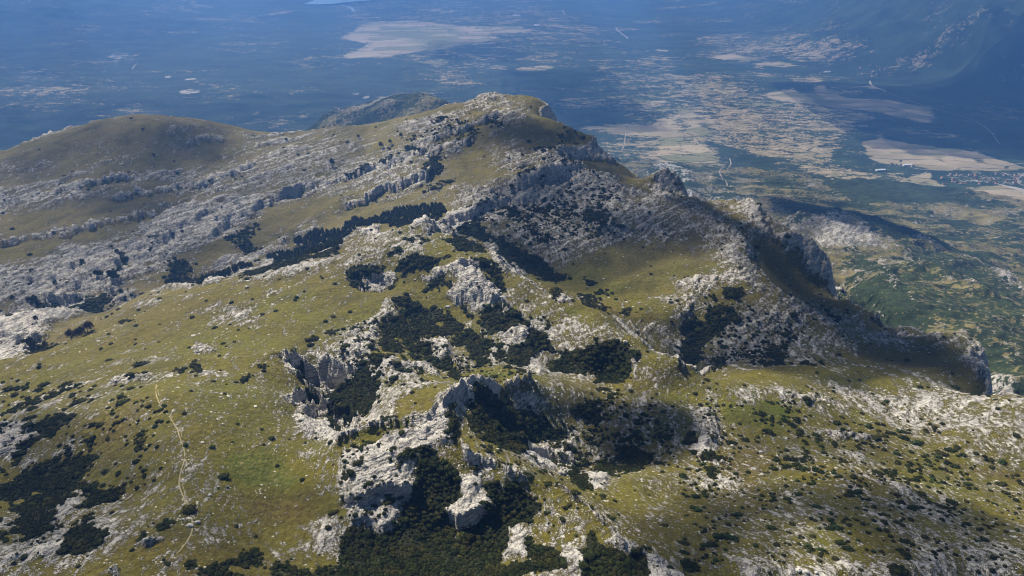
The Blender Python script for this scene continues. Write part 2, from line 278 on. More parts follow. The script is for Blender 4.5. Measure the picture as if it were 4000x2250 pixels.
PINE = [(Z(1,2,'1640,480 1900,520 2060,560 2380,600 2080,700 1960,690 1850,640 1700,700 1560,520'),.72,.012),(Z(1,2,'1650,120 2400,150 2500,600 2000,520 1700,420'),.36,.015),(Z(2,2,'100,0 2576,350 2576,1448 0,1448'),.15,.02),(Z(0,2,'-200,0 700,0 1300,200 1200,700 0,1448 -200,1448'),.12,.02),
 (Q1('930,480 1040,380 1200,450 1250,560 1150,760 900,850 700,830 640,650 800,560'),.97,.006),(Q1('1150,280 1260,290 1260,420 1180,440'),1,.004),(Q1('720,880 860,920 850,1040 740,980'),1,.004),(Q1('1230,850 1400,880 1380,980 1200,960'),.85,.005),(Q1('400,380 480,330 500,500 540,560 470,530'),1,.003),(Q1('480,590 620,600 640,680 520,700 450,640'),.9,.004),(Q1('0,270 110,330 100,400 0,350'),.8,.006),(Q1('1300,650 1800,300 1500,250 1280,420'),.3,.01),
 (Z(1,2,'0,480 500,400 560,620 540,800 460,900 200,1100 0,1050'),.26,.01),(Z(1,2,'860,600 1050,640 1100,900 900,960'),.25,.008),(Z(1,1,'0,1040 400,900 500,1260 700,1448 0,1448'),.3,.01),(Z(1,1,'600,1100 1100,1050 1500,1400 1000,1448 600,1300'),.3,.01),(Z(0,2,'0,0 900,0 1000,300 700,500 0,700'),.14,.02),(Z(1,2,'900,400 2000,750 2400,1448 1700,1448 1450,850'),.14,.02),(Z(2,2,'0,400 1300,900 2576,1000 2576,1448 0,1448'),.13,.02),
 (Z(1,2,'100,1080 240,1110 380,1130 440,1000 500,900 540,800 560,600 640,560 760,570 860,640 900,700 890,880 760,960 800,1040 900,1080 1080,1000 1060,960 1150,930 1080,880 1070,740 1200,720 1210,820 1230,730 1330,740 1400,830 1480,870 1510,980 1440,1020 1400,1090 1240,1100 1250,1200 1200,1290 1230,1400 1400,1448 1400,1700 -300,1700 -300,1448 0,1448 0,1120'),1,.006),
 (Z(1,2,'1010,90 1250,60 1290,160 1400,190 1560,260 1620,380 1600,440 1500,420 1400,430 1370,560 1200,470 1060,420 960,330 940,250'),1,.004),
 (Z(1,2,'1400,1200 1500,1210 1640,1240 1700,1330 1690,1400 1500,1448 1250,1448 1210,1380 1300,1330 1420,1340'),.9,.005),
 (Z(1,2,'1870,1080 1920,1150 1980,1230 2100,1260 2140,1300 2230,1270 2270,1330 2330,1440 2300,1600 1800,1600 1800,1448 1840,1370 1820,1290 1750,1240 1860,1230 1840,1150'),1,.004),
 (Z(1,2,'1730,680 1860,700 1850,740 1880,790 1800,780 1740,740'),1,.004),
 (Z(1,2,'1920,580 2060,620 2070,700 1960,700 1920,660'),1,.004),(Z(1,2,'2050,560 2150,500 2280,510 2390,580 2300,600 2150,620 2040,590'),1,.006),
 (Z(1,2,'2080,300 2250,260 2400,330 2420,620 2100,620 2020,450'),.45,.01),(Z(1,2,'1770,180 1900,130 1950,200 1950,300 1850,280 1790,260'),1,.005),(Z(1,2,'1880,20 2100,60 2050,150 1900,130'),.6,.01),
 (Z(1,2,'0,140 150,40 260,20 280,110 200,230 60,270 0,320'),.95,.005),(Z(1,2,'430,580 570,500 700,480 760,520 640,560 560,570 540,640 470,620'),1,.004),
 (Z(1,2,'0,700 80,700 100,750 0,770'),1,.003),(Z(1,2,'100,640 170,630 180,670 110,665'),1,.003),(Z(1,2,'1540,440 1700,300 1700,560 1640,500'),.8,.008),
 (Z(1,2,'1175,580 1230,590 1310,650 1250,660 1180,620'),1,.003),(Z(1,2,'840,200 900,300 880,480 840,420 790,330 800,290'),.8,.004),
 (Z(1,1,'30,640 60,580 200,550 330,570 300,620 170,620 130,680 250,740 180,745 60,710'),1,.004),(Z(1,1,'360,740 400,660 420,640 430,690 380,745'),.9,.004),
 (Z(1,1,'400,560 560,480 700,480 830,450 830,500 720,560 690,610 600,600 490,640 400,610'),1,.005),(Z(1,1,'440,390 560,345 680,370 620,420 520,400'),.9,.004),
 (Z(1,1,'340,520 400,450 460,440 440,490 380,530'),1,.004),(Z(1,1,'750,370 850,365 990,390 1070,450 950,450 870,430'),1,.003),
 (Z(1,1,'940,470 990,480 1060,510 1200,560 1210,640 1180,690 1130,620 1040,590 1000,540'),1,.005),(Z(1,1,'1040,600 1180,680 1250,740 1200,800 1180,740 1080,650'),1,.004),
 (Z(1,1,'610,760 640,680 780,640 860,680 850,750 790,800 730,730'),.9,.005),(Z(1,1,'890,850 960,850 960,900 900,900'),1,.003),(Z(1,1,'970,940 1030,920 1020,970 970,970'),1,.003),
 (Z(1,1,'380,790 470,785 700,880 830,910 880,960 960,1050 1080,1110 1200,1190 1240,1270 1120,1240 1060,1330 960,1210 850,1160 840,1090 700,1090 620,1100 620,1160 720,1270 860,1340 980,1440 900,1430 760,1340 640,1270 520,1260 470,1110 420,1110 470,1200 430,1230 300,1210 260,1090 310,1000 420,920'),.97,.006),
 (Z(1,1,'1060,900 1170,860 1280,900 1380,960 1450,1000 1400,1060 1260,1060 1170,1100 1100,1090 1060,1000 1100,950'),1,.005),
 (Z(1,1,'1420,1060 1540,1100 1600,1170 1700,1190 1800,1190 1900,1150 2080,1120 2240,1160 2260,1240 2180,1280 2170,1380 2100,1448 1900,1440 1880,1370 1560,1370 1560,1300 1640,1200 1500,1200 1420,1290 1380,1340 1250,1290 1250,1170 1380,1150'),1,.004),
 (Z(1,1,'860,280 980,230 1100,310 1230,380 1330,420 1370,480 1490,490 1640,610 1750,640 1640,700 1550,700 1430,650 1300,580 1230,540 1160,430 1060,380 900,340'),1,.005),
 (Z(1,1,'1300,170 1400,130 1560,170 1590,260 1560,330 1590,370 1480,400 1340,330 1350,260 1230,220'),.75,.02),(Z(1,1,'1830,170 1960,70 2010,70 1960,130 2030,190 2040,260 2000,350 1930,330 1840,270 1770,220'),.85,.015),
 (Z(1,1,'1000,150 1300,0 2000,0 2050,300 1600,400 1400,380 1000,240'),.3,.02),(Z(1,1,'1840,650 1910,660 1920,700 1880,700'),1,.003),(Z(1,1,'1570,770 1650,760 1640,850 1590,830'),.9,.004),
 (Z(1,1,'2080,930 2190,870 2200,910 2130,950'),1,.004),(Z(1,1,'1780,780 1890,790 1950,860 2080,940 2000,900 1890,880'),.8,.005),(Z(1,1,'60,1340 220,1260 310,1340 300,1400 400,1448 60,1448'),.7,.006),
 (Z(1,1,'1900,750 2010,755 2000,775 1910,772'),1,.003),(Z(1,1,'1350,980 1480,950 1620,1010 1560,1060'),.5,.006),
 (Z(2,1,'280,720 440,720 480,770 440,800 330,800'),1,.003),(Z(2,1,'170,800 240,780 245,810 180,815'),1,.003),
 (Z(2,1,'30,940 150,870 300,850 380,860 440,930 420,990 300,1060 250,1110 150,1200 160,1250 60,1350 0,1300 0,980'),1,.005),
 (Z(2,1,'150,1300 300,1220 360,1260 300,1350 200,1390 100,1380'),.75,.01),(Z(2,1,'620,1190 760,1180 800,1230 740,1300 640,1330 560,1300'),.85,.008),
 (Z(2,1,'200,1050 450,1000 900,1000 850,1200 1100,1300 500,1330 200,1300'),.28,.02),(Z(2,1,'980,830 1200,860 1300,930 1100,930'),.5,.01),(Z(2,1,'450,830 700,820 900,1000 500,1000'),.12,.02),
 (Z(0,1,'190,830 350,830 500,880 600,870 560,770 640,840 720,800 860,760 850,820 760,900 650,900 590,890 430,890 280,890'),.95,.006),
 (Z(0,1,'1130,380 1200,400 1180,470 1110,480'),.8,.005),(Z(0,1,'1210,690 1270,600 1250,480 1320,490 1440,520 1480,600 1400,660 1350,710 1240,700'),.85,.008),
 (Z(0,1,'1340,700 1500,640 1640,640 1860,560 1960,540 1700,640 1540,710 1340,715'),.8,.005),(Z(0,1,'1660,370 1850,270 1930,280 1920,400 1960,470 1800,470 1770,400'),.85,.006),
 (Z(0,1,'2070,550 2200,510 2350,490 2576,430 2560,470 2350,530 2100,600 1800,650'),.9,.003),(Z(0,1,'200,1170 330,1170 400,1180 470,1170 330,1215 200,1240'),.9,.004),
 (Z(0,1,'630,550 660,555 660,600 630,600'),1,.003),(Z(0,1,'700,630 780,640 800,690 730,690'),1,.003),(Z(0,1,'820,650 900,640 910,700 850,690'),1,.003),(Z(0,1,'900,490 980,490 960,590 900,560'),.9,.003),
 (Z(0,1,'1280,1310 1400,1330 1370,1390 1310,1350'),.8,.004),(Z(0,1,'1420,1330 1500,1270 1500,1390 1430,1390'),.9,.004),(Z(0,1,'1920,1260 2020,1290 2020,1370 1960,1340'),.8,.005),(Z(0,1,'980,1400 1110,1355 1110,1375 1000,1410'),1,.002),
 (Z(0,1,'2300,1080 2400,1100 2380,1140 2300,1100'),.8,.004),(Z(0,1,'2440,1040 2540,1050 2520,1085 2450,1090'),.9,.003),(Z(0,1,'1800,1410 1900,1370 1880,1448 1800,1448'),.8,.004),(Z(0,1,'2230,1340 2300,1320 2310,1448 2230,1400'),.9,.003),
 (Z(0,2,'0,750 150,700 270,630 450,540 460,600 380,650 560,560 700,500 750,520 700,570 600,700 720,750 700,810 540,830 540,900 470,960 400,1060 330,1150 200,1250 150,1170 60,1100 40,900 -300,850 -300,760'),.93,.008),
 (Z(0,2,'460,1130 620,1080 800,1110 830,1150 700,1250 560,1290 440,1280 330,1340 450,1240'),1,.005),(Z(0,2,'660,850 860,800 960,770 960,830 860,900 680,950'),1,.004),(Z(0,2,'1020,410 1080,400 1070,490 1020,500'),1,.003),
 (Z(0,2,'230,330 350,250 480,240 600,240 550,290 350,400 120,500 100,480 300,380'),.9,.005),(Z(0,2,'0,60 190,20 180,45 0,80'),1,.003),(Z(0,2,'640,150 770,80 760,100 650,160'),1,.003),(Z(0,2,'0,200 180,130 190,180 0,240'),.6,.006),
 (Z(0,2,'1060,1110 1110,1110 1110,1190 1060,1180'),1,.002),(Z(0,2,'1240,1020 1300,1010 1300,1100 1240,1090'),1,.002),(Z(0,2,'1080,1060 1240,1040 1240,1080 1120,1100'),.7,.004),(Z(0,2,'940,1220 1030,1230 1010,1260 930,1250'),1,.003),
 (Z(0,2,'1390,1340 1470,1310 1520,1370 1460,1410 1400,1400'),1,.003),(Z(0,2,'1500,1380 1700,1330 1900,1260 2030,1330 2100,1340 2350,1410 2450,1380 2576,1350 2700,1700 1450,1700'),.8,.008),(Z(0,2,'1220,1330 1290,1340 1280,1380 1220,1370'),1,.003),
 (Z(0,2,'780,640 860,620 850,660 760,680'),1,.003),(Z(0,2,'500,500 560,510 550,560 500,550'),1,.003),(Z(0,2,'560,1030 850,960 840,1000 620,1060'),.6,.005),(Z(0,2,'2270,60 2350,50 2330,100 2400,250 2280,170'),.8,.004),
 (Z(2,2,'560,560 900,540 1400,600 1700,560 1950,700 2000,950 1700,950 1200,880 600,860'),.24,.02),(Z(2,2,'1550,650 1850,700 2000,880 1850,950 1600,820 1400,700'),.42,.02),(Z(2,2,'0,380 90,360 100,440 40,470 0,460'),1,.003),
 (Z(2,2,'130,540 330,540 330,590 200,600 130,590'),.9,.003),(Z(2,2,'180,640 260,650 260,720 200,720'),1,.003),(Z(2,2,'530,340 690,380 680,410 600,380'),1,.003),(Z(2,2,'870,340 910,350 900,385 870,380'),1,.002),
 (Z(2,2,'1540,1370 1600,1360 1690,1440 1690,1500 1540,1500'),1,.002),(Z(2,2,'1870,1290 1950,1270 1950,1300 1880,1310'),1,.002),(Z(2,2,'0,1310 50,1310 140,1420 60,1440 0,1430'),1,.003),(Z(2,2,'700,200 850,200 850,280 740,300'),.5,.008),
 (Z(2,2,'1400,100 2500,450 2576,700 1700,400'),.12,.02),(Z(2,2,'780,560 960,550 950,600 800,600'),.8,.005),
 (Z(1,0,'600,1330 640,1200 780,1140 740,1240 780,1300 650,1360'),.95,.006),(Z(1,0,'960,1000 1100,960 1000,1060 930,1090'),.8,.006),(Z(1,0,'240,1250 360,1190 470,1160 520,1150 340,1250'),.85,.005),
 (Z(1,0,'500,1060 700,1000 850,1000 700,1060 530,1090'),.6,.006),(Z(1,0,'1420,1130 1550,1150 1660,1210 1500,1170'),.9,.004),(Z(1,0,'1350,1350 1450,1310 1440,1360'),1,.004),(Z(1,0,'600,1448 650,1380 820,1340 870,1370 780,1448'),.7,.008),
 (Z(1,0,'1640,1370 1780,1350 1800,1370 1700,1390'),.9,.004),(Z(1,0,'1150,900 1250,930 1220,1000 1150,960'),.5,.008),(Z(1,0,'600,980 1100,860 1150,1000 700,1150 500,1200'),.15,.02),(Z(1,0,'1650,1020 1800,1020 1800,1060 1700,1080'),.5,.01),
 (Z(1,0,'1500,1200 2000,1330 2100,1448 1800,1448 1550,1250'),.28,.01),(Z(1,0,'20,1360 200,1270 180,1310 60,1370'),.9,.004),
 ]
WOOD = [(Z(1,1,'20,280 100,200 220,200 400,130 600,100 740,90 780,160 700,240 560,280 420,280 380,250 280,250 100,290 0,400 0,300'),.95,.006),
 (Z(0,1,'2030,520 2080,540 2320,480 2576,430 2576,300 2400,290 2240,340 2300,420 2210,460 2030,500'),.9,.006),(Z(1,0,'560,1448 640,1370 860,1330 870,1448'),.5,.01),
 (Z(0,1,'1500,640 1700,610 1960,530 1900,580 1640,670 1520,700'),.6,.005),(Z(1,1,'0,60 200,0 300,60 150,140'),.2,.02)]
ROCK = [(Z(2,2,'-300,150 300,0 1200,0 2700,300 2700,1500 -300,1500'),.39,.03),
 (D('1640,425 1690,415 1725,430 1755,500 1700,515 1645,505'),.95,.01),(D('1870,515 1905,555 1935,605 1900,600 1880,560'),.95,.008),(D('1560,440 1700,530 1900,620 2060,700 1950,620 1760,510 1620,450'),.35,.01),(D('1150,500 1260,460 1430,400 1480,430 1640,520 1500,530 1300,560 1150,580'),.8,.015),
 (Q1('780,250 1900,500 1800,900 1000,1100 800,1130 420,1000 700,850 1000,480'),.64,.012),(Z(1,1,'1200,850 1500,900 2200,1100 2200,1200 1500,1400 1000,1200'),.62,.015),(Z(2,1,'0,950 500,830 1000,1000 1100,1300 300,1350 0,1300'),.62,.02),(Z(1,2,'1250,60 2500,0 2576,500 2000,800 1300,450'),.50,.03),
 (Z(1,2,'0,560 150,460 380,440 560,350 720,270 740,90 880,30 1000,90 900,240 860,330 870,500 760,480 560,580 560,620 540,800 480,960 430,1090 320,1130 100,1050 0,880'),.95,.01),
 (Z(1,2,'770,960 900,880 860,700 1050,700 1060,840 1150,930 1080,1000 930,1075 800,1020'),1,.004),(Z(1,2,'1230,1090 1400,1090 1420,1300 1230,1320'),.85,.008),(Z(1,2,'1370,560 1400,430 1480,500 1640,500 1760,430 1700,560 1600,650 1450,600'),.9,.008),
 (Z(1,2,'1650,560 1740,570 1740,690 1640,680'),1,.004),(Z(1,2,'1850,680 2000,700 1980,800 1860,770'),.95,.005),(Z(1,2,'1280,60 1470,80 1480,200 1300,150'),.7,.008),(Z(1,2,'1480,980 1600,940 2100,1000 2080,1100 1700,1150'),.55,.02),
 (Z(1,2,'2000,1200 2120,1170 2300,1290 2500,1390 2700,1600 2350,1600 2270,1320 2150,1290'),.9,.006),(Z(1,2,'1640,1250 1900,1300 1800,1448 1700,1448'),.9,.01),
 (Z(1,1,'140,630 330,620 390,660 320,750 230,740'),1,.005),(Z(1,1,'640,690 700,620 900,540 970,570 1050,620 1150,730 1250,860 1330,940 1330,960 1180,880 1050,900 980,860 880,800 870,650 780,620'),1,.006),
 (Z(1,1,'1060,400 1150,440 1300,580 1400,650 1240,640 1200,560 1100,480'),.85,.006),(Z(1,1,'0,1100 250,1020 420,900 340,830 280,930'),.85,.008),(Z(1,1,'0,1150 230,1050 210,1200 60,1250 0,1270'),.95,.008),
 (Z(1,1,'600,1140 760,1100 860,1180 790,1300 740,1290 640,1160'),.95,.005),(Z(1,1,'500,1320 640,1290 740,1400 560,1350'),1,.005),(Z(1,1,'90,1340 220,1250 400,1270 560,1330 400,1448 80,1448'),.8,.01),
 (Z(1,1,'780,200 1000,130 1420,20 1430,60 1000,200 980,260 830,280'),1,.005),(Z(1,1,'90,320 260,260 400,310 200,330'),1,.004),(Z(1,1,'530,290 770,240 800,300 640,330'),.9,.006),
 (Z(1,1,'1370,400 1600,320 2000,100 2400,60 2576,160 2500,330 2100,370 1700,560 1560,560'),.72,.02),(Z(1,1,'1000,150 1300,0 2000,0 2050,300 1600,400 1400,380 1000,240'),.7,.02),(Z(1,1,'1600,800 1680,770 1730,830 1640,850'),.8,.006),
 (Z(1,1,'1160,1080 1420,1040 1440,1150 1250,1160'),.85,.008),(Z(1,1,'1400,1200 1450,1230 1560,1380 1500,1390 1400,1330'),.9,.006),(Z(1,1,'2160,1200 2240,1200 2220,1400 2150,1290'),.85,.006),
 (Z(1,1,'0,410 200,330 640,310 850,360 700,430 400,520 0,600'),.66,.02),(Z(1,1,'800,1200 1000,1290 950,1350 820,1280'),.7,.01),(Z(1,1,'1240,640 1420,700 1550,800 1540,900 1400,900 1270,760'),.5,.02),(Z(1,1,'1480,1000 1950,1030 1900,1140 1600,1150'),.5,.02),
 (Z(2,1,'0,150 250,240 420,310 560,480 530,560 560,700 700,800 560,760 420,700 250,700 0,900 0,650 250,640 400,560 220,500 300,380 100,280'),.82,.012),(Z(2,1,'740,810 900,830 1000,950 900,1000 700,1040 450,1000 700,900'),.75,.015),
 (Z(2,1,'850,1040 1100,1050 1300,1170 1250,1200 1000,1130'),.6,.015),(Z(2,1,'230,50 420,60 540,150 580,290 470,170'),1,.006),(Z(2,1,'700,370 850,360 920,430 940,530 830,480'),1,.005),(Z(2,1,'930,440 1000,460 1030,540 940,530'),1,.005),
 (Z(2,1,'1090,590 1200,740 1200,800 1100,680'),1,.005),(Z(2,1,'2170,1170 2230,1180 2300,1280 2320,1440 2250,1430 2130,1320'),1,.006),(Z(2,1,'850,600 1090,590 1200,830 900,750'),.3,.02),
 (Z(2,1,'860,280 1050,220 1300,280 1500,350 1640,450 1600,400 1250,440 1000,400'),.8,.02),(Z(2,1,'1740,400 1850,380 2100,450 1850,440'),1,.006),(Z(2,1,'2240,590 2450,750 2576,780 2400,620 2140,490'),.9,.01),
 (Z(2,1,'1400,560 1700,510 2000,500 1700,560 1450,580'),.75,.01),(Z(2,1,'1470,640 1560,650 1640,780 1560,740'),.9,.006),(Z(2,1,'600,200 900,260 850,360 650,350'),.7,.02),(Z(2,1,'1850,130 2200,250 2100,330 1700,200'),.55,.02),
 (Z(2,2,'70,170 200,190 280,330 230,560 330,600 200,620 60,470 130,330'),.92,.008),(Z(2,2,'50,650 380,650 380,790 60,780'),.6,.015),(Z(2,2,'400,50 950,60 1200,150 1000,200 500,60'),.75,.015),
 (Z(2,2,'1100,0 2000,0 2576,250 2576,560 2100,440 1700,350 1300,180'),.66,.02),(Z(2,2,'980,340 1100,360 1430,420 1200,420'),.95,.006),(Z(2,2,'1850,1250 2100,1320 2576,1380 2700,1600 500,1600 400,1350 1400,1340'),.72,.02),(Z(2,2,'700,950 1100,1000 1200,1200 900,1350 500,1300'),.55,.02),  # last outline: extra pale rock stands in for a sunlit patch
 (Z(0,2,'-300,270 100,330 330,350 120,520 -300,550'),1,.006),(Z(0,2,'540,830 620,800 620,900 430,1060 330,1160 200,1250 140,1290 300,1230 470,1190 400,1280 100,1340 0,1440 0,1340 150,1280'),.9,.008),(Z(0,2,'400,520 540,460 560,500 420,550'),.8,.008),
 (Z(0,2,'800,1420 880,1340 930,1380 880,1448'),.9,.006),(Z(0,2,'2250,260 2576,230 2576,460 2240,390'),.92,.01),(Z(0,2,'1060,1200 1270,1150 1240,1180 1100,1230'),.9,.006),(Z(0,2,'2350,1050 2576,980 2576,1300 2250,1250'),.72,.012),
 (Z(0,2,'1350,300 1420,300 1480,450 1400,600 1350,480'),.5,.02),(Z(0,2,'1550,650 1720,800 1680,950 1560,850'),.55,.02),(Z(0,2,'1400,1150 1900,1000 1950,1080 1450,1250 1200,1400 1100,1400'),.5,.015),(Z(0,2,'0,350 700,300 900,100 500,0 0,150'),.45,.02),
 (Z(0,1,'1600,900 1900,850 1900,1000 1700,1000'),.8,.015),(Z(0,1,'1480,1180 1600,1150 1650,1200 1520,1210'),.9,.006),(Z(0,1,'250,1320 460,1300 300,1350'),.8,.008),(Z(0,1,'900,1400 1110,1370 1100,1400 880,1440'),.9,.006),(Z(0,1,'1100,1250 1500,1200 1600,1220 1100,1300'),.55,.01),
 (Z(0,1,'-200,600 300,560 560,400 1000,400 1250,180 1700,0 2000,100 1900,250 1700,330 1450,400 1300,500 1000,700 800,760 560,770 550,880 360,880 200,830 100,760 -200,700'),.85,.015),
 (Z(0,1,'-300,1050 200,940 500,880 650,900 450,980 330,1100 250,1180 180,1250 -300,1290'),.97,.008),(Z(0,1,'1540,720 1650,660 1660,700'),1,.004),(Z(0,1,'1500,600 1700,500 2100,420 2030,500 1700,560'),.85,.008),
 (Z(0,1,'1150,700 1400,680 1500,730 1300,720'),.75,.006),(Z(0,1,'880,820 960,780 1000,740 1000,790 900,840'),.9,.005),(Z(0,1,'2000,750 2120,740 2070,780'),.9,.005),(Z(0,1,'1900,620 2576,480 2576,560 2000,680'),.7,.01),(Z(0,1,'1100,800 1180,780 1160,860 1000,890'),.7,.008),
 (Z(0,0,'1250,1448 1600,1300 2100,1150 2576,980 2576,1448'),.62,.02),(Z(0,0,'0,1250 400,1220 460,1260 0,1340'),.7,.01),(Z(0,0,'560,1120 800,1060 820,1130 600,1150'),.6,.01),(Z(0,0,'1150,1340 1560,1300 1500,1340 1200,1370'),.8,.01),(Z(0,1,'0,100 500,0 900,0 300,120 0,180'),.75,.015),(Z(0,0,'1700,1180 2000,1100 1900,1150'),.8,.008),
 (Z(1,0,'400,950 900,850 1000,780 1350,780 1100,820 900,900 700,1000 500,1030'),.78,.01),(Z(1,0,'930,760 1200,720 1250,740 1000,800'),.8,.008),(Z(1,0,'0,1200 500,1150 650,1140 600,1330 0,1448'),.72,.02),(Z(1,0,'1280,1400 1500,1330 1650,1230 1720,1260 1680,1330 1500,1400 1300,1448'),1,.005),
 (Z(1,0,'1200,1150 1400,1150 1550,1220 1300,1300 1150,1230'),.72,.01),(Z(1,0,'1500,1400 1700,1380 1900,1448 1500,1448'),.75,.01),(Z(1,0,'1700,1180 1900,1120 2020,1130 2060,1230 1850,1200'),1,.006),(Z(1,0,'1560,800 1640,880 1700,970 1600,910 1560,880'),1,.005),
 (Z(1,0,'2400,1400 2430,1270 2500,1250 2560,1300 2600,1448 2350,1448'),1,.008),(Z(1,0,'1100,880 1400,800 1400,900 1200,950'),.75,.01),(Z(1,0,'1960,1300 2100,1330 2050,1400 2150,1448 1900,1400'),.8,.01),(Z(1,0,'800,1100 950,1080 900,1150 800,1150'),.9,.01),
 (Z(1,0,'0,830 300,750 700,760 400,830 0,940'),.7,.02),
 ]
GRASSY2 = [(Z(1,2,'0,440 150,430 300,380 400,250 560,180 680,150 700,260 560,340 400,400 200,440 0,500'),.22,.006),(Q1('1450,650 1700,560 1950,500 1850,600 1700,850 1500,900 1400,800'),.3,.008),(Q1('1250,1000 1700,850 1750,900 1400,1060 1100,1110'),.12,.005),(Q1('2150,420 2576,350 2576,520 2300,580 2180,540'),.15,.008),(Q1('1000,1130 1300,1080 1200,1180 1000,1200'),.2,.006)]
GRASSY = [(Z(1,1,'1450,660 1650,480 2000,390 2576,330 2700,560 2500,750 1700,790 1500,720'),.2,.02),(Z(0,1,'-200,1290 300,1200 700,900 1300,750 1900,700 2500,620 2576,1000 2200,1200 1700,1150 1000,1250 400,1500 -200,1500'),.30,.02),(Z(0,2,'500,100 1200,0 1700,0 2200,200 2250,600 2400,900 2300,1250 1700,1200 1500,700 1350,450 1200,700 700,900 600,500'),.32,.03),(Z(0,2,'1700,550 2300,550 2400,950 2200,1200 1750,1000'),.14,.02),
 (Z(1,1,'380,640 900,650 850,800 300,790'),.22,.01),(Z(1,1,'0,650 380,760 330,900 0,1050'),.25,.015),(Z(1,1,'1500,700 1700,560 2300,420 2576,500 2400,750 1700,780'),.14,.02),(Z(1,1,'1600,880 2000,900 2100,1080 1900,1100'),.28,.015),(Z(1,1,'1900,1000 2400,1100 2576,1400 2300,1300'),.35,.02),
 (Z(2,1,'1250,1200 1800,1150 2150,1300 2150,1440 1300,1270'),.14,.015),(Z(2,1,'560,500 1050,600 1250,830 800,780 600,650'),.2,.015),(Z(2,2,'280,350 700,450 650,900 300,850'),.2,.02),(Z(2,2,'1150,430 2576,560 2576,760 1500,620'),.38,.015),(Z(2,2,'300,180 850,180 700,380'),.12,.015),(Z(2,2,'0,500 400,900 0,1100'),.3,.02),
 (Z(1,0,'1300,760 1500,780 1550,850 1450,880'),.2,.01),(Z(1,0,'400,750 1000,730 700,900 0,1100 0,950'),.34,.01),(Z(1,0,'800,1250 1300,1130 1200,1350 700,1448'),.36,.015),(Z(1,0,'1650,1220 1950,1220 1960,1330 1750,1300'),.15,.006),(Z(1,0,'2100,1320 2350,1280 2350,1448 2150,1448'),.15,.006),
 (Z(0,0,'-200,1250 0,1200 1000,880 1500,900 2000,980 1200,1130 600,1200 -200,1420'),.26,.015),(Z(0,1,'-200,200 700,60 1300,0 1100,120 500,250 -200,340'),.24,.015),(Z(0,1,'-200,420 500,290 400,400 -200,520'),.28,.01),(Z(0,0,'1000,1250 1600,1100 2576,1000 2000,1150 1400,1300'),.28,.01),(Z(1,2,'1500,600 2400,700 2300,960 1500,800'),.3,.015),(Z(1,1,'1000,1330 1700,1400 1600,1448 1000,1448'),.2,.01)]
VEG_SHADE = [(Z(2,1,'1600,700 2000,800 2576,1000 2576,1448 2300,1200 1900,950 1600,900'),.66,.03),(Z(2,1,'860,290 1050,225 1180,230 1500,360 1640,460 1300,560 1000,500 900,400'),.22,.02),(Z(2,1,'0,0 600,0 850,60 700,200 600,200'),.25,.03),(Z(2,1,'580,200 850,200 860,290 900,400 1000,560 1250,620 1300,640 1090,590 920,430 700,350 600,330'),.2,.02),(Z(2,1,'1830,120 2200,130 2450,190 2300,250 1900,170'),-.3,.01),(Z(2,1,'2220,0 2700,30 2700,190 2500,80 2270,70'),-.3,.01),
 (Z(2,1,'1100,620 1300,640 1500,690 1700,860 1850,940 1560,930 1270,880'),.86,.02),(Z(2,1,'1180,225 1300,215 1500,330 1740,390 1650,420 1400,330'),.9,.015),(Z(2,1,'650,80 870,90 1250,200 1100,240 870,280 850,180'),1.0,.015),(Z(2,1,'1000,-100 1900,-100 2200,60 2000,100 1300,100'),1.0,.02),(Z(2,1,'1240,440 1500,560 1500,620 1250,600'),.85,.015),(Z(2,1,'1640,430 1900,500 2200,620 2576,820 2576,900 2300,800 1900,600'),.75,.02)]  # dense outlines also put gully and shadow-side darkness into the plant cover
GREEN = [(Z(0,2,'1650,550 2000,480 2300,700 2150,800 1800,750'),.9,.02),(Z(1,0,'1330,1280 1400,1250 1480,1270 1440,1300 1350,1300'),1,.003),(Z(0,1,'690,400 780,390 770,430 700,430'),1,.003),(Z(0,1,'930,350 1000,345 980,375'),1,.003),
 (Z(0,1,'1610,80 1700,70 1700,120 1620,120'),1,.003),(Z(0,1,'2120,300 2220,270 2230,320 2140,330'),1,.003),(Z(0,1,'20,730 200,770 80,760'),.8,.004),(Z(0,0,'2370,1330 2500,1310 2480,1350 2370,1350'),1,.004),(Z(0,1,'1040,220 1120,220 1100,235'),.8,.003),
 (Z(1,1,'1650,620 2200,450 2576,450 2500,700 1900,760 1600,710'),.6,.02),(Z(1,1,'1050,1350 1280,1370 1100,1410'),1,.006),(Z(2,1,'1520,1020 1700,1040 1850,1140 1680,1120 1540,1060'),1,.004),(Z(2,2,'300,200 560,120 850,200 700,380 320,300'),.9,.01),
 (Z(1,2,'500,290 640,260 560,330 400,420'),1,.004),(Z(1,1,'1580,870 1850,880 1700,960'),.7,.01),(Z(1,1,'400,700 700,830 800,900 500,760'),.5,.01),(Z(0,2,'1400,0 2200,100 2200,300 1700,500'),.5,.02),(Z(1,0,'1850,1200 1960,1220 1960,1330 1870,1300'),.8,.01),
 (Z(1,2,'2240,100 2576,0 2700,200 2500,500 2200,300'),.6,.02),(Z(2,2,'1150,430 1600,560 2576,620 2576,760 2000,640 1400,590'),.4,.02)]
